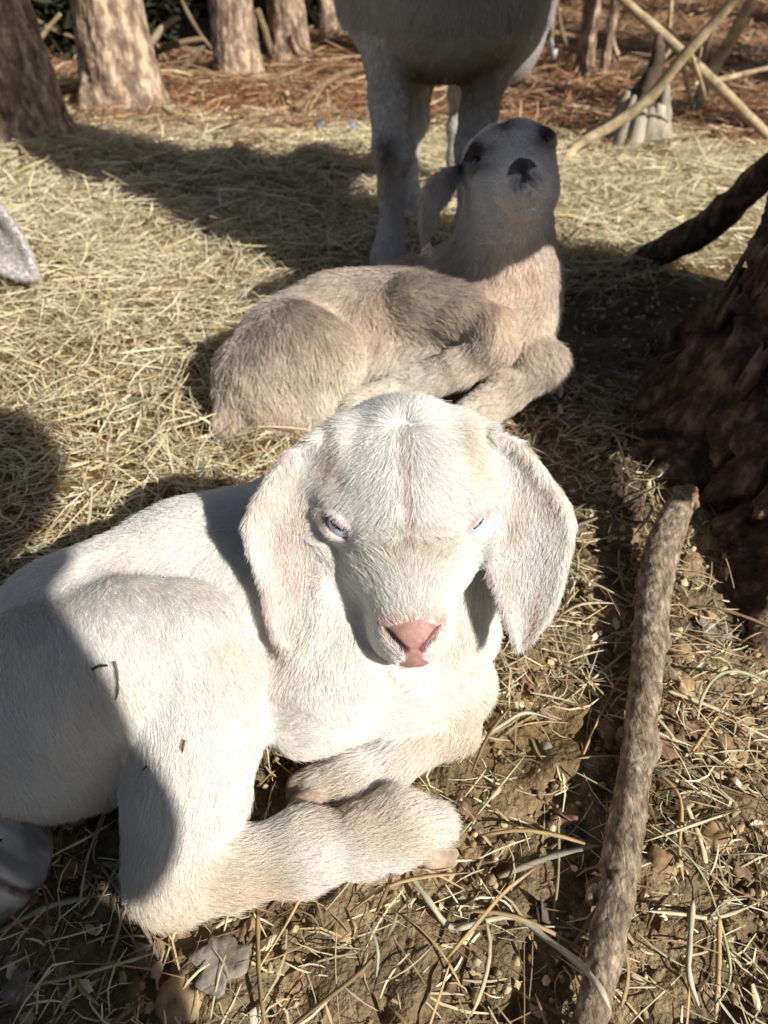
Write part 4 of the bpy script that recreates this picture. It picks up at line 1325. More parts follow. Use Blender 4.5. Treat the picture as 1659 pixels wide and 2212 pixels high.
strands('straw_bits', 9500, (-.5, .62), (.08, .75), lambda x, y: gap(x, y) * (1 - .9 * hayness(x, y)), (.006, .038), (.0004, .0013), [.18, .14, .14, .24, .14, .12, .04], .010, 104)
strands('leaf_crumbs', 3200, (-.5, .62), (.08, .95), lambda x, y: gap(x, y) * (1 - .8 * hayness(x, y)), (.004, .012), (.0025, .0065), [.10, .06, .05, .38, .09, .31, .01], .006, 106, None, 2, False, .35)
strands('needle_bits', 900, (-.5, .62), (.08, .75), lambda x, y: gap(x, y), (.03, .09), (.0006, .0011), None, .008, 105, red)

# grit and crumbs of earth: far too many to count
def crumbs():
    r = np.random.default_rng(9)
    base = [rock(1, 300 + k, (1, 1, .75), .35, 3) for k in range(6)]
    parts = []
    n = 13000
    x = r.uniform(-.45, .6, n); y = r.uniform(.06, .80, n)
    cl = fbm(np.stack([x * 16, y * 16, 0 * x], -1), 2, 77)
    keep = (r.random(n) < .35 + .9 * (cl > .1)) & (hayness(x, y) < .6)
    x, y = x[keep], y[keep]
    z = gz(x, y)
    s = .0007 + .0022 * r.random(len(x)) ** 3 + .0014 * np.clip(cl[keep], 0, 1)
    tones = np.array([lin(128, 110, 80), lin(150, 132, 100), lin(96, 80, 58), lin(176, 160, 130), lin(110, 92, 66)])
    V, F, C = [], [], []
    m = 0
    for k in range(6):
        idx = np.arange(k, len(x), 6)
        bv, bf = base[k]
        v = bv[None] * s[idx, None, None] + np.stack([x[idx], y[idx], z[idx] + s[idx] * .3], -1)[:, None]
        V.append(v.reshape(-1, 3)); F.append((bf[None] + (m + np.arange(len(idx)) * len(bv))[:, None, None]).reshape(-1, 4)); m += v.shape[0] * v.shape[1]
        C.append(np.repeat(tones[r.integers(0, 5, len(idx))] * (1 + .2 * r.normal(size=(len(idx), 1))).clip(.5, 1.5), len(bv), 0))
    o = link('grit', mesh('grit', np.concatenate(V), np.concatenate(F), attr_mat('grit_earth', rough=.9, spec=.1, var=.2, vscale=300), True, np.clip(np.concatenate(C), .01, .8)))
    o['kind'] = 'stuff'
crumbs()

# single blades and stalks in front, each where it lies
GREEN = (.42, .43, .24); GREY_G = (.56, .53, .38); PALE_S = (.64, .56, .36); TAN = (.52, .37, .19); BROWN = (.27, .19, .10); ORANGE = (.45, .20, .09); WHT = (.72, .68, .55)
heroes = [
 ('grey green grass blade arching over the soil beside the white kid knee', [(988, 1650, .004), (1036, 1600, .006), (1090, 1562, .012), (1137, 1539, .016), (1202, 1556, .006)], .0036, GREY_G),
 ('green blade bent into an arch right of the stick', [(1505, 1562, .003), (1518, 1503, .018), (1554, 1458, .028), (1603, 1452, .024), (1665, 1476, .010)], .0032, GREEN),
 ('long pale folded blade lying over the lower stick', [(980, 2008, .006), (1105, 1980, .012), (1182, 2029, .016), (1250, 2081, .028), (1295, 2134, .036), (1319, 2182, .032)], .0050, GREY_G),
 ('straight straw stalk pointing up at the stick left side', [(1198, 1533, .005), (1360, 1402, .010)], .0024, PALE_S),
 ('straight greenish stalk left of the stick on dark soil', [(985, 1818, .004), (1137, 1628, .012)], .0022, GREEN),
 ('brown bent leaf starting at the stick right side', [(1420, 1669, .004), (1469, 1725, .012), (1467, 1839, .008), (1477, 1905, .004)], .0036, TAN),
 ('pale flat leaf right of the stick curving down', [(1481, 1737, .010), (1514, 1822, .010), (1530, 1901, .004)], .0044, PALE_S),
 ('long thin green stem sweeping down the right side', [(1400, 1778, .022), (1473, 1835, .014), (1526, 1907, .010), (1570, 2045, .008), (1574, 2126, .006), (1530, 2190, .004)], .0022, GREEN),
 ('grey green ribbon leaf with a kinked tip at the lower right', [(1497, 1945, .010), (1490, 2040, .012), (1489, 2110, .006), (1511, 2176, .003)], .0042, GREY_G),
 ('pale level blade reaching right from the stick', [(1400, 1968, .020), (1470, 1974, .012), (1546, 1982, .006), (1637, 1950, .012)], .0032, PALE_S),
 ('tan stalk standing down at the lower right under the level blade', [(1554, 1980, .010), (1552, 2090, .006), (1546, 2204, .004)], .0040, TAN),
 ('dark grey blade left of the stick beside a pale splinter', [(1076, 1895, .004), (1190, 1850, .010), (1299, 1826, .016)], .0052, (.30, .28, .20)),
 ('thin pale stalk rising right from the middle of the stick', [(1392, 1818, .020), (1586, 1752, .008)], .0026, PALE_S),
 ('olive stem hanging straight down left of the stick', [(1206, 1766, .012), (1206, 1883, .010), (1190, 2030, .004)], .0026, (.34, .30, .17)),
 ('tan stalk slanting up right of the stick by the yellow stone', [(1489, 1632, .004), (1582, 1500, .010)], .0032, TAN),
 ('thick split straw crossing below the pale pebbles', [(1440, 1491, .012), (1530, 1524, .010), (1613, 1560, .006)], .0046, PALE_S),
 ('thin tan stalk by the tree root right of the stick', [(1449, 1357, .012), (1520, 1384, .010), (1590, 1412, .004)], .0020, TAN),
 ('short orange stalk leaning on the stick left side', [(1246, 1664, .003), (1290, 1560, .010), (1344, 1454, .012)], .0026, (.50, .30, .15)),
 ('stiff brown stem standing on end below the white kid leg', [(557, 1972, .014), (559, 2094, .012), (573, 2222, .010)], .0038, (.34, .25, .12)),
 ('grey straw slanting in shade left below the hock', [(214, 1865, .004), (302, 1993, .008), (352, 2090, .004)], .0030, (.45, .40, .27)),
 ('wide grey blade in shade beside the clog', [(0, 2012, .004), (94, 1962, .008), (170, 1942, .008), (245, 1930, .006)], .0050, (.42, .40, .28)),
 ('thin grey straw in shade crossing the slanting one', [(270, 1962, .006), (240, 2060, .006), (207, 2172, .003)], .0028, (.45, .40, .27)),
 ('short straw poking out under the hock', [(383, 1996, .006), (339, 2133, .003)], .0024, PALE_S),
 ('pale bent blade folded sharply below the hoof', [(886, 1893, .008), (925, 1945, .012), (974, 2002, .006), (1045, 1985, .010)], .0048, GREY_G),
 ('orange pine needle at the bottom edge left of centre', [(662, 2090, .006), (584, 2216, .004)], .0020, ORANGE),
 ('white straw lying level right of the hoof', [(925, 1862, .004), (1020, 1858, .010)], .0030, WHT),
 ('long tan stalk lying on the shaded hay left of the fawn kid', [(190, 1042, .020), (330, 1010, .022), (480, 960, .022)], .0030, PALE_S),
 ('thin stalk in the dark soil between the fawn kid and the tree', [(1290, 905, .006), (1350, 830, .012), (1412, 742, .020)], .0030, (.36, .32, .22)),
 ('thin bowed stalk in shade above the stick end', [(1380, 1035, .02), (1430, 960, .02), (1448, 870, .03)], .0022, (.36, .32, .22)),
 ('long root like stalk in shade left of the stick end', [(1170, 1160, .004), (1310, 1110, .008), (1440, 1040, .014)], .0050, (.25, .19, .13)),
]
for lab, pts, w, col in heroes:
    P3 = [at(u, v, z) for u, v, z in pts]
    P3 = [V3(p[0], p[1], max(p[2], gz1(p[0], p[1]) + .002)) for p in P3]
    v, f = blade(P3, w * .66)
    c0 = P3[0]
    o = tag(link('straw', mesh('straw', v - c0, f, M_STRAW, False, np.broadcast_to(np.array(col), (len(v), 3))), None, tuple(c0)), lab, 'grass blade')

# scattered stalks, one object each
rs = random.Random(77)
ST = []
for k in range(18):
    L = rs.uniform(.02, .07); b = rs.uniform(-.5, .5)
    pts = [V3(-L / 2, 0, 0), V3(-L / 6, b * L * .12, .003 + .004 * rs.random()), V3(L / 6, b * L * .10, .003 + .003 * rs.random()), V3(L / 2, -b * L * .2 * rs.random(), .001)]
    v, f = blade(pts, rs.choice([.0007, .0009, .0012, .0016, .0022]), .35, n=8)
    col = np.array(rs.choice([PALE_S, TAN, GREY_G, PALE_S, GREEN, TAN, WHT, BROWN])) * rs.uniform(.8, 1.1)
    ST.append(mesh('straw', v, f, M_STRAW, False, np.broadcast_to(col, (len(v), 3))))
cnt = 0
while cnt < 250:
    x, y = rs.uniform(-.38, .46), rs.uniform(.09, .62)
    if y > .20 and x < .05 and not (y > .45 and x < -.1):
        continue
    if (x - TREE[0]) ** 2 + (y - TREE[1]) ** 2 < .05:
        continue
    o = tag(link('straw', ST[rs.randrange(18)], None, (x, y, gz1(x, y) + rs.uniform(.002, .011))), 'loose dry straw stalk scattered on the bare soil', 'straw', 'loose straw on the bare soil')
    o.rotation_euler = (rs.uniform(-.5, .5), rs.uniform(-.14, .14), rs.choice([rs.gauss(1.0, .5), rs.uniform(0, 6.28), rs.gauss(-.3, .4)]))
    cnt += 1

# stones
peb = [('pear shaped tan stone at the bottom left', 388, 2158, 44, (1.0, 1.05, .75)), ('large pale orange pebble between stick and tree', 1476, 1406, 34, (1.1, .8, .6)), ('pale pebble under the orange one beside the stick', 1478, 1470, 36, (.8, 1.25, .6)),
       ('rough yellow stone right of the stick', 1580, 1611, 29, (1.2, 1.0, .7)), ('flat brown stone right of the stick', 1440, 1852, 44, (1.05, .8, .4)), ('tan stone at the right below the roots', 1556, 1800, 32, (.9, 1.1, .5)),
       ('pale angular stone at the right edge by the thick straw', 1615, 1558, 28, (1.1, .9, .6)), ('grey round stone left of the stick', 1286, 1650, 27, (1, .9, .6)), ('buff stone below the hind leg on the soil', 742, 2006, 30, (1, .9, .4)),
       ('small buff stone right of the carpus', 1112, 1498, 14, (1, 1, .6)), ('yellowish block of stone under the hock', 541, 1998, 16, (1.3, .8, .6)), ('brown stone left of the stick near the blade', 1300, 1915, 34, (1, .8, .5)),
       ('small red brown stone low at the right', 1604, 1875, 18, (1, .8, .5)), ('grey pebble by the stick foot', 1215, 1795, 17, (1.2, 1, .5)), ('pinkish small stone above the level blade', 1560, 1928, 15, (1, 1, .5))]
for i, (lab, u, v, px, sq) in enumerate(peb):
    p = at(u, v, .006); dep = p[1] * _cp + (CAM_H - p[2]) * _sp
    r = px * dep / FPX
    vv, f = rock(r, 500 + i, sq, .34, 14)
    m = M_STONE if i not in (7, 13) else noise_mat('grey_stone', [lin(92, 88, 80), lin(140, 134, 124)], 60, bump=.3, bscale=300, dist=.0008)
    o = tag(link('pebble', mesh('pebble', vv, f, m), None, (p[0], p[1], gz1(p[0], p[1]) + r * sq[2] * .12)), lab, 'stone')
    o.rotation_euler = (0, 0, i * 1.7)
M_STONE2 = noise_mat('grey_pebble_stone', [lin(84, 78, 68), lin(126, 118, 104), lin(160, 150, 134)], 70, rough=.7, bump=.3, bscale=300, dist=.0008)
PB = [mesh('pebble', *rock(1, 600 + k, (1, .85, .5), .5, 7), M_STONE2 if k % 2 else M_STONE) for k in range(5)]
for i in range(32):
    x, y = rs.uniform(-.30, .45), rs.uniform(.09, .60)
    if y > .2 and x < .06:
        continue
    r = rs.uniform(.0022, .0055)
    o = tag(link('pebble', PB[i % 5], None, (x, y, gz1(x, y) + r * .2)), 'small pebble in the soil among the straw', 'stone', 'small pebbles in the soil')
    o.scale = (r, r, r); o.rotation_euler = (0, 0, rs.uniform(0, 6))

# dead leaves and bark chips
M_CHIP = noise_mat('grey_bark_chip', [lin(84, 78, 70), lin(132, 124, 112), lin(168, 158, 144)], 90, bump=.8, bscale=260, dist=.001)
M_DLEAF = noise_mat('dead_leaf', [lin(84, 64, 50), lin(126, 100, 78), lin(160, 136, 108)], 50, bump=.4, bscale=300, dist=.0006)
chips = [('grey flaky bark chip lying below the hind leg', 478, 2085, 58, M_CHIP, 1.0), ('grey flake of bark in shade at the bottom left', 50, 2130, 32, M_CHIP, .9), ('brown bark flake right of the stick', 1500, 1570, 34, M_DLEAF, .7), ('dark red bark flake beside the stick middle', 1440, 1600, 36, M_DLEAF, 1.1),
         ('curled tan leaf right of the clay stone', 1608, 1880, 22, M_DLEAF, .8), ('brown leaf scrap left of the stick', 1150, 1475, 30, M_DLEAF, .7), ('reddish leaf scrap by the white kid carpus', 1090, 1340, 26, M_DLEAF, .8), ('pale bark chip by the tree root', 1545, 1360, 34, M_CHIP, .8),
         ('brown bark scrap left of the stick near the soil lump', 1325, 1590, 34, M_DLEAF, .9), ('tan leaf scrap on the soil below the hoof', 1012, 1760, 22, M_DLEAF, .6)]
for i, (lab, u, v, px, m, asp) in enumerate(chips):
    p = at(u, v, .006); dep = p[1] * _cp + (CAM_H - p[2]) * _sp
    r = px * dep / FPX
    vv, f = flake(r, 700 + i, .0018, .25, asp, 30)
    o = tag(link('bark_chip' if m is M_CHIP else 'dead_leaf', mesh('flake', vv, f, m, False), None, (p[0], p[1], gz1(p[0], p[1]) + .005)), lab, 'bark chip' if m is M_CHIP else 'dead leaf')
    o.rotation_euler = (rs.uniform(-.2, .2), rs.uniform(-.2, .2), i * 1.3)
FL = [mesh('dead_leaf', *flake(1, 800 + k, .08, .3, rs.uniform(.4, 1)), M_DLEAF if k % 4 else M_CHIP, False) for k in range(8)]
for i in range(150):
    x, y = rs.uniform(-.35, .5), rs.uniform(.09, .95)
    if y > .2 and x < .06 and y < .5:
        continue
    r = rs.uniform(.003, .0105)
    o = tag(link('dead_leaf', FL[i % 8], None, (x, y, gz1(x, y) + .003)), 'small brown leaf scrap lying on the soil', 'dead leaf', 'leaf scraps on the soil')
    o.scale = (r, r, r); o.rotation_euler = (rs.uniform(-.5, .5), rs.uniform(-.5, .5), rs.uniform(0, 6))

# bits of litter blown into the wood
M_BLUE = noise_mat('blue_plastic', [lin(92, 120, 160), lin(150, 175, 205)], 40, rough=.35, bump=.3)
M_WFOIL = noise_mat('white_wrapper', [lin(200, 200, 200), lin(240, 240, 240)], 40, rough=.3, bump=.3)
for lab, u, v, px, m in (('blue plastic scrap at the end of the fallen branch', 688, 292, 13, M_BLUE), ('blue plastic scrap under the standing goat', 762, 296, 12, M_BLUE), ('small blue scrap between the goat legs', 908, 258, 9, M_BLUE), ('crumpled white wrapper right of the goat flank', 1190, 114, 17, M_WFOIL), ('white scrap at the upper right edge', 1640, 102, 12, M_WFOIL), ('tiny white scrap left of the sapling', 1442, 84, 8, M_WFOIL)):
    p = at(u, v, .01); dep = p[1] * _cp + (CAM_H - p[2]) * _sp
    vv, f = flake(px * dep / FPX, int(u), .003, .9, .6, 9)
    vv[:, 2] *= 1.6
    tag(link('plastic_scrap', mesh('plastic_scrap', vv, f, m, False), None, (p[0], p[1], gz1(p[0], p[1]) + .016)), lab, 'litter').rotation_euler = (.15, .1, 1)

# ------------------------------------------------------------------ the grown goat standing behind
def standing_goat():
    root = thing('goat', 'grown white goat standing over the fawn kid, seen from its chest down', 'goat', (.08, 1.2, 0))
    b = Sculpt((-.26, .76, -.02), (.42, 1.86, .98), .0055)
    dn = (0, .25, -1)
    b.chain([(.070, 1.04, .360, .078), (.070, 1.11, .345, .090), (.072, 1.17, .345, .088), (.075, 1.21, .350, .075)], .05, flow=(0, 1, -.35))
    b.ell((.070, 1.12, .333), (.126, .13, .098), None, .05, flow=(0, 1, -.3))
    b.cone((.070, 1.04, .40), (.060, .96, .62), .085, .062, .05, flow=(0, .3, -1))         # neck
    # fore legs
    L = lambda u, v, y, r: (*aty(u, v, y), r)
    b.chain([(.000, 1.10, .39, .060), L(832, 30, 1.075, .044), L(835, 110, 1.055, .0275), L(841, 220, 1.045, .0240), L(849, 330, 1.030, .0245), L(846, 410, 1.035, .0165), L(846, 500, 1.032, .0165), L(838, 550, 1.025, .0215), L(832, 592, 1.012, .0215)], .012, flow=dn)
    b.chain([(.155, 1.12, .39, .064), L(1086, 30, 1.13, .058), L(1072, 90, 1.11, .038), L(1048, 165, 1.10, .0260), L(1034, 245, 1.09, .0235), L(1022, 320, 1.08, .0235), L(1015, 400, 1.08, .016), L(1012, 480, 1.075, .017), L(1010, 540, 1.065, .021)], .012, flow=dn)
    # hind legs, reaching forward into the sun
    b.chain([(.040, 1.20, .31, .060), (.040, 1.24, .225, .036), (.048, 1.26, .15, .019), L(884, 350, 1.25, .0125), L(889, 420, 1.235, .0125), L(893, 480, 1.225, .0135)], .015, flow=dn)
    b.chain([(.150, 1.20, .31, .064), (.155, 1.31, .225, .038), L(996, 200, 1.43, .020), L(990, 280, 1.40, .0165), L(988, 340, 1.38, .0155), L(985, 392, 1.37, .018)], .015, flow=dn)
    b.ell((.188, 1.27, .285), (.048, .06, .085), None, .03, flow=(0, .2, -1))
    b.ell((.09, 1.20, .26), (.05, .05, .05), None, .03, flow=(0, 0, -1))                     # udder
    b.cone((.09, 1.26, .38), (.09, 1.31, .40), .022, .012, .02)                              # tail
    H = Frame(V3(.05, .90, .74), V3(0, -.62, -.78), (1, 0, 0), 1.45)
    sculpt_head(b, H)
    for s in (-1, 1):
        b.ear(H.p(s * .036, -.035, -.03), H.p(s * .066, .02, -.06), (0, 1, .2), [(0, 0, .018), (.4, 0, .032), (.8, 0, .022), (1, 0, .006)], .007, .008, .02)
    p, q = b.mesh()
    knee = aty(836, 330, 1.01); 
    def pat(P):
        n = vnoise(P * 25, 91)
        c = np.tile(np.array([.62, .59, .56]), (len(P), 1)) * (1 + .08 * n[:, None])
        def put(m, col):
            nonlocal c
            m = np.clip(m, 0, 1)[:, None]; c = c * (1 - m) + np.asarray(col) * m
        put(1.0 * smooth(-P[:, 2], -.50, -.34) * smooth(P[:, 2], .15, .24) * np.exp(-((P[:, 0] - .085) / .085) ** 4) * smooth(P[:, 1], .98, 1.06), (.30, .235, .155))  # warm bounce and shade under the chest, put into the coat colour
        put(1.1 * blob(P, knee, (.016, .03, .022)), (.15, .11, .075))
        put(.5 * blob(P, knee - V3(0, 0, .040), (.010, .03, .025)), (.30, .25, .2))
        return c
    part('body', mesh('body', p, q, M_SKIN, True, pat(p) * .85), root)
    for s in (-1, 1):
        eye(root, H, s, (.45, .33, .12), 1.45)
    for u, y in ((832, 1.005), (1010, 1.055)):
        f0 = V3((u - 829.5) / FPX * (y * .9), y, .014)
        hoof(root, f0 + V3(0, -.020, -.004), f0 + V3(0, .012, .002), (0, 0, 1), .013, .020)
    t = at(897, 496, .008)
    hoof(root, t + V3(.004, -.012, 0), t + V3(0, .010, .004), (0, 0, 1), .009, .016)
    def flow(P, Nn):
        return b.flow_at(P)
    if FUR:
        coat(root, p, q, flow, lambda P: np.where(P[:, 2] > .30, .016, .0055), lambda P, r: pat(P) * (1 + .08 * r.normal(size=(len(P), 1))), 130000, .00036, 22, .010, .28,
             lambda P: (P[:, 2] > .01) * np.where((P[:, 2] < .45), 1.6, .35), 15)
standing_goat()

# ------------------------------------------------------------------ grey goat lying beyond the left edge, one ear in the picture
def grey_goat():
    root = thing('goat', 'grey brown goat lying beside the hay, only its striped ear tip in view', 'goat', (-.95, 1.0, 0))
    b = Sculpt((-1.62, .70, -.02), (-.36, 1.38, .42), .005)
    b.chain([(-.88, 1.02, .135, .095), (-1.08, 1.06, .13, .115), (-1.30, 1.08, .12, .115), (-1.44, 1.06, .10, .09)], .04, flow=(-1, 0, -.3))
    b.cone((-.84, 1.0, .17), (-.74, .96, .24), .075, .055, .04, flow=(-.6, 0, -1))
    b.chain([(-1.38, 1.0, .11, .08), (-1.20, .93, .10, .06), (-1.30, .88, .04, .03), (-1.16, .84, .025, .022)], .02)
    b.chain([(-.88, .95, .10, .06), (-.98, .86, .06, .035), (-.84, .82, .04, .025), (-.96, .80, .022, .02)], .02)
    H = Frame(V3(-.70, .885, .275), V3(.25, -.72, -.65), (.95, .31, 0), 1.3)
    sculpt_head(b, H)
    ear0, ear1 = atd(-150, 352, .975), atd(80, 604, .930)
    b.cone(H.p(.035, -.03, -.03), ear0, .022, .016, .02)
    b.ear(ear0, ear1, (.62, .35, .70), [(0, 0, .016), (.25, 0, .032), (.55, 0, .037), (.80, .0, .029), (.93, 0, .019), (1, 0, .006)], .0055, .010, .015)
    b.ear(H.p(-.036, -.035, -.03), H.p(-.09, .04, -.07), (0, 1, .2), [(0, 0, .018), (.4, 0, .032), (.8, 0, .022), (1, 0, .006)], .006, .008, .02)
    p, q = b.mesh()
    D = unit(ear1 - ear0); A = unit(V3(.62, .35, .70) - D * (V3(.62, .35, .70) @ D)); Ln = np.linalg.norm(ear1 - ear0); Ne = np.cross(A, D)
    def pat(P):
        s = (P - ear0) @ D / Ln; w = (P - ear0) @ A
        c = np.tile(np.array([.40, .35, .31]), (len(P), 1))
        on = ((s > -.05) & (s < 1.1) & (np.abs(w) < .045) & (np.abs((P - ear0) @ Ne) < .03)).astype(float)
        c = c * (1 - on[:, None]) + np.array([.66, .63, .60]) * on[:, None]
        st = on[:, None] * np.clip(np.exp(-((w - .015) / .0055) ** 2) * smooth(.80 - s, 0, .2) + .8 * np.exp(-((w + .004) / .005) ** 2) * smooth(.86 - s, 0, .25) + .6 * np.exp(-((w + .022) / .007) ** 2) * smooth(.6 - s, 0, .2), 0, 1)[:, None]
        c = c * (1 - .8 * st) + np.array([.13, .10, .085]) * .8 * st
        tip = on * smooth(s, .84, .97) * .5
        return c * (1 - tip[:, None]) + np.array([.80, .78, .76]) * tip[:, None]
    part('body', mesh('body', p, q, M_SKIN, True, pat(p)), root)
    for s in (-1, 1):
        eye(root, H, s, (.45, .33, .12), 1.3)
    def flow(P, Nn):
        return b.flow_at(P)
    if FUR:
        coat(root, p, q, flow, lambda P: np.where(P[:, 0] > -.62, .006, .016), lambda P, r: pat(P) * (1 + .12 * r.normal(size=(len(P), 1))), 50000, .00036, 24, .008, .25, lambda P: (P[:, 2] > .01) * np.where(P[:, 0] > -.62, 8.0, .6), 17)
grey_goat()

# ------------------------------------------------------------------ the person crouching next to the white kid: a clog in the picture, the rest beside it
def person():
    root = thing('person', 'person crouching at the near left in a grey marbled clog with vent holes', 'person', (.1, -.5, 0))
    skin = noise_mat('skin', [lin(196, 150, 126), lin(214, 170, 146)], 30, rough=.5, bump=.1)
    cloth = noise_mat('dark_fleece', [lin(42, 46, 54), lin(62, 66, 76)], 200, rough=.95, bump=.4, bscale=500)
    jean = noise_mat('denim', [lin(52, 62, 84), lin(84, 98, 122)], 240, rough=.9, bump=.3, bscale=600)
    hair = noise_mat('brown_hair', [lin(46, 34, 26), lin(84, 62, 46)], 90, rough=.6, bump=.5)
    hd = V3(*P_HEAD)
    b = Sculpt((-.62, -1.0, -.02), (.75, .42, 1.02), .008)
    b.ell(hd, (.078, .095, .112), None, .02)
    b.ell(hd + V3(0, .085, -.020), (.014, .020, .018), None, .015)
    b.ell(hd + V3(0, .070, -.075), (.045, .035, .040), None, .03)
    for s in (-1, 1):
        b.ell(hd + V3(s * .080, 0, -.01), (.012, .020, .032), None, .008)
        b.ell(hd + V3(s * .030, .093, .012), (.013, .012, .009), None, .006, None, True)
    b.chain([(*(hd + V3(0, -.03, -.08)), .052), (*P_CHEST_TOP, .056)], .02)
    # hands, closed round where the phone is held
    for s, w in ((-1, P_HANDL), (1, P_HANDR)):
        w = V3(*w)
        b.ell(w, (.022, .040, .040), None, .012)
        for k in range(4):
            o = V3(0, .004, .026 - .018 * k)
            b.chain([(*(w + o + V3(-s * .006, .030, 0)), .0095), (*(w + o + V3(-s * .022, .048, 0)), .0088), (*(w + o + V3(-s * .044, .040, .002)), .0080), (*(w + o + V3(-s * .052, .022, .002)), .0072)], .004)
        b.chain([(*(w + V3(0, -.020, .020)), .012), (*(w + V3(-s * .018, -.012, .046)), .0105), (*(w + V3(-s * .042, .004, .050)), .0085)], .006)
    p, q = b.mesh()
    part('body', mesh('body', p, q, skin), root)
    b = Sculpt((-.4, -1.0, .0), (.85, .2, .9), .009)
    b.chain([(*P_HIP, .155), ((P_HIP[0] + P_CHEST[0]) / 2, (P_HIP[1] + P_CHEST[1]) / 2 - .04, (P_HIP[2] + P_CHEST[2]) / 2, .145), (*P_CHEST, .145)], .05)
    for sh, el, ha in ((P_SHL, P_ELL, P_HANDL), (P_SHR, P_ELR, P_HANDR)):
        m = V3(*el) * .12 + V3(*ha) * .88 - V3(0, .012, 0)
        b.chain([(*P_CHEST, .12), (*sh, .072)], .03)
        b.chain([(*sh, .070), (*el, .050), (*m, .036)], .02)
    b.chain([(*P_CHEST_TOP, .070), (*P_CHEST, .12)], .03)
    p, q = b.mesh()
    part('jacket', mesh('jacket', p, q, cloth), root)
    b = Sculpt((-.75, -1.0, -.01), (.85, .42, .6), .009)
    b.chain([(P_HIP[0] - .06, P_HIP[1], P_HIP[2], .125), (-.34, -.30, .31, .080), (-.42, -.10, .20, .058), (-.412, .255, .105, .042)], .03)
    b.chain([(P_HIP[0] + .06, P_HIP[1], P_HIP[2], .125), (*P_KNEER, .070), (P_KNEER[0] + .06, P_KNEER[1] - .25, .11, .055), (P_KNEER[0] + .08, P_KNEER[1] - .40, .06, .045)], .03)
    p, q = b.mesh()
    part('trousers', mesh('trousers', p, q, jean), root)
    b = Sculpt((-.20, -.25, -.1), (1, 1, .2), .01)
    hb = Sculpt(hd - .16, hd + .16, .006)
    hb.ell(hd + V3(0, -.018, .022), (.088, .098, .108), None, .02)
    hb.ell(hd + V3(0, .085, -.07), (.075, .062, .085), None, .015, None, True)
    hb.cone(hd + V3(.03, -.05, -.03), hd + V3(.085, -.10, -.13), .062, .055, .03)  # unseen lock shaped to fill the gap in the cast shadow
    p, q = hb.mesh()
    part('hair', mesh('hair', p, q, hair), root)
    # unseen broad brim, added on the head to shade the ground by the kid
    straw = noise_mat('shade_hat_felt', [lin(96, 84, 66), lin(128, 114, 92)], 200, rough=.95, bump=.4, bscale=500)
    hc = Sculpt(hd - V3(.26, .26, .06), hd + V3(.28, .26, .24), .006)
    hc.ell(hd + V3(.035, -.020, .065), (.180, .180, .007), None, .01)
    hc.ell(hd + V3(0, -.01, .10), (.096, .106, .070), None, .015)
    p, q = hc.mesh()
    part('shade_hat', mesh('shade_hat', p, q, straw), root)
    # the clog: toe cap with vent holes over a rolled sole rim
    clog_m = attr_mat('clog_foam', rough=.45, spec=.4, var=.10, vscale=80)
    tip, heel = V3(-.182, .172, .018), V3(-.424, .272, .022)
    d = unit(tip - heel); sd = V3(-d[1], d[0], 0); L = np.linalg.norm((tip - heel)[:2])
    P = lambda s, w, z: heel + d * (L * s) + sd * w + V3(0, 0, z - .022)
    for nm, build in (('shoe', 0), ('shoe', 1)):
        c = Sculpt((-.50, .05, -.02), (-.09, .36, .13), .0020 if build == 0 else .004)
        off = V3(0, 0, 0) if build == 0 else V3(P_KNEER[0] + .07 + .27, P_KNEER[1] - .46 - .2, .0)
        if build == 1:
            c = Sculpt(np.array([-.50, .05, -.02]) + off, np.array([-.09, .36, .13]) + off, .004)
        ax = np.stack([d, sd, V3(0, 0, 1)], 1)
        c.ell(P(.70, 0, .024) + off, (.080, .041, .030), ax, .02)
        c.ell(P(.40, 0, .036) + off, (.105, .038, .040), ax, .02)
        c.ell(P(.15, 0, .036) + off, (.045, .034, .040), ax, .02)
        c.cone(P(.12, 0, .007) + off, P(.82, 0, .007) + off, .034, .039, .01)
        c.ell(P(.20, 0, .09) + off, (.075, .032, .050), ax, .01, None, True)
        g0 = []
        def on_shoe(u, v):
            o = V3(0, 0, CAM_H); dd = ray(u, v); o = o + dd * .30
            return o + dd * c.march(o, dd, .25)
        if build == 0:
            rim = [(-60, 1868), (-20, 1896), (0, 1907), (34, 1926), (61, 1932), (84, 1926), (104, 1910)]
            rp = resample(np.array([(a, b2, 0) for a, b2 in rim]), 30)
            g0 = [on_shoe(a, b2) for a, b2, _ in rp]
            hl = [((28, 1790), (40, 1798), (48, 1812)), ((-14, 1800), (-2, 1812), (3, 1826)), ((-20, 1850), (-8, 1858), (0, 1868)), ((-40, 1780), (-30, 1790), (-24, 1800))]
            hp = [[on_shoe(a, b2) for a, b2 in h3] for h3 in hl]
            for m0, m1 in zip(g0[:-1], g0[1:]):
                c.cone(m0, m1, .0018, .0018, .002, sub=True)
            for h3 in hp:
                for m0, m1, r0, r1 in ((h3[0], h3[1], .0022, .0034), (h3[1], h3[2], .0034, .0018)):
                    c.cone(m0 + V3(0, 0, .004), m1 + V3(0, 0, .004), r0, r1, .002, sub=True)
                    c.cone(m0 - V3(0, 0, .006), m1 - V3(0, 0, .006), r0, r1, .002, sub=True)
        p, q = c.mesh()
        z = p[:, 2]
        w = np.clip(.5 + .8 * fbm(np.stack([(p - heel) @ d * 24, (p - heel) @ sd * 120, p[:, 2] * 60], -1), 3, 7), 0, 1)
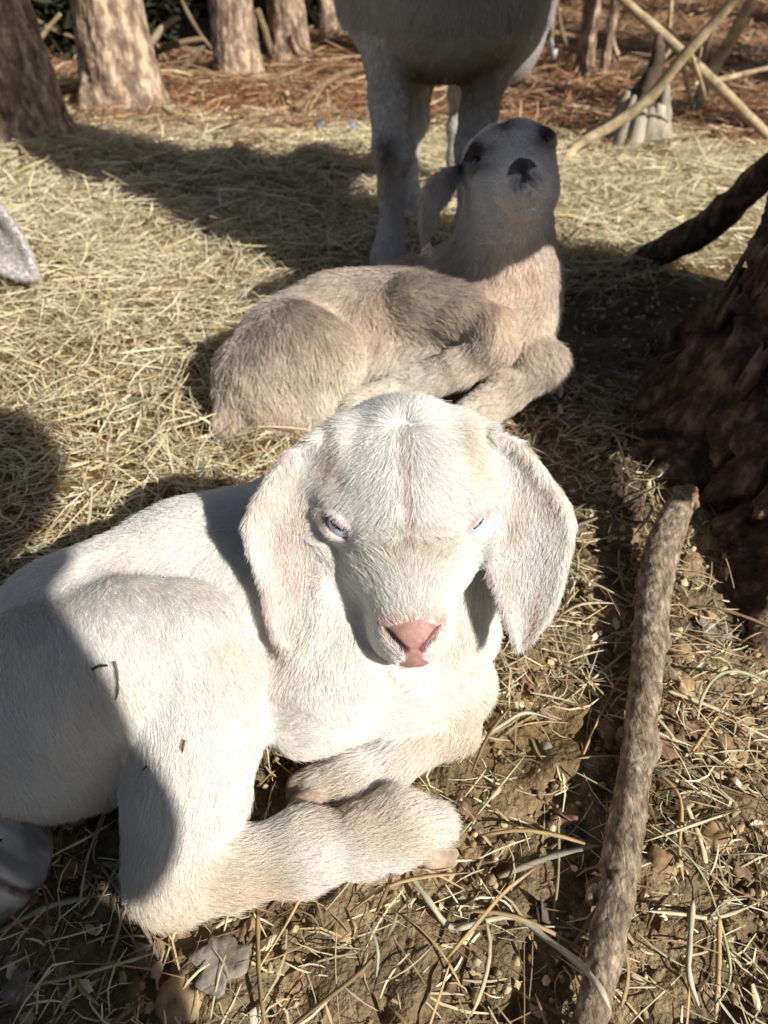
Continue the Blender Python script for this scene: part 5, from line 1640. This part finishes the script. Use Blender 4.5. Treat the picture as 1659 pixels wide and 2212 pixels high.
        col = np.array(lin(112, 112, 112)) * (1 - w[:, None] * .85) + np.array(lin(214, 208, 200)) * w[:, None] * .85
        groove = np.min(np.linalg.norm(p[:, None] - np.array(g0)[None], axis=2), axis=1) if build == 0 else np.full(len(p), 1.0)
        gm = np.clip((.0032 - groove) / .0012, 0, 1)[:, None]
        col = col * (1 - gm) + np.array(lin(58, 42, 34)) * gm
        part(nm, mesh('shoe', p, q, clog_m, True, np.clip(col, 0, 1)), root)

P_HEAD = (0.277, -.215, .715)
P_CHEST_TOP = (0.307, -.36, .615); P_CHEST = (0.282, -.46, .49); P_HIP = (0.252, -.66, .20)
P_SHL = (0.132, -.44, .555); P_SHR = (0.392, -.43, .565); P_ELL = (0.012, -.34, .39); P_ELR = (0.207, -.30, .38)
P_HANDL = (-.045, -.075, .405); P_HANDR = (.050, -.075, .405); P_KNEER = (.485, -.205, .22)
white_kid()
fawn_kid()
person()

# bits of hay caught on the white coat, laid on its surface
def on_coat(u, v, up=.0042):
    o = V3(0, 0, CAM_H) + ray(u, v) * .25
    d = unit(ray(u, v))
    return o + d * (root_field[0].march(o, d, .3) - up)
for lab, pts, w, col in (('dark green grass scrap lying on the white kid thigh', [(246, 1428, .132), (252, 1450, .133), (254, 1490, .130), (250, 1512, .128)], .0013, (.10, .11, .07)),
                         ('small dark leaf scrap on the white kid thigh beside the grass scrap', [(198, 1448, .133), (214, 1440, .134), (234, 1438, .134)], .0018, (.10, .08, .06)),
                         ('rusty crumb stuck to the white kid shin', [(399, 1598, 0), (396, 1612, 0), (394, 1626, 0)], .0013, (.22, .11, .06)),
                         ('dark crumb stuck to the white kid at the shade line', [(308, 1664, 0), (313, 1660, 0), (318, 1656, 0)], .0016, (.12, .09, .07))):
    P3 = [on_coat(u, v) for u, v, z in pts]
    v, f = blade(P3, w, roll=[0, 0])
    tag(link('grass_scrap', mesh('grass_scrap', v - P3[0], f, M_STRAW, True, np.broadcast_to(np.array(col), (len(v), 3))), None, tuple(P3[0])), lab, 'grass scrap')
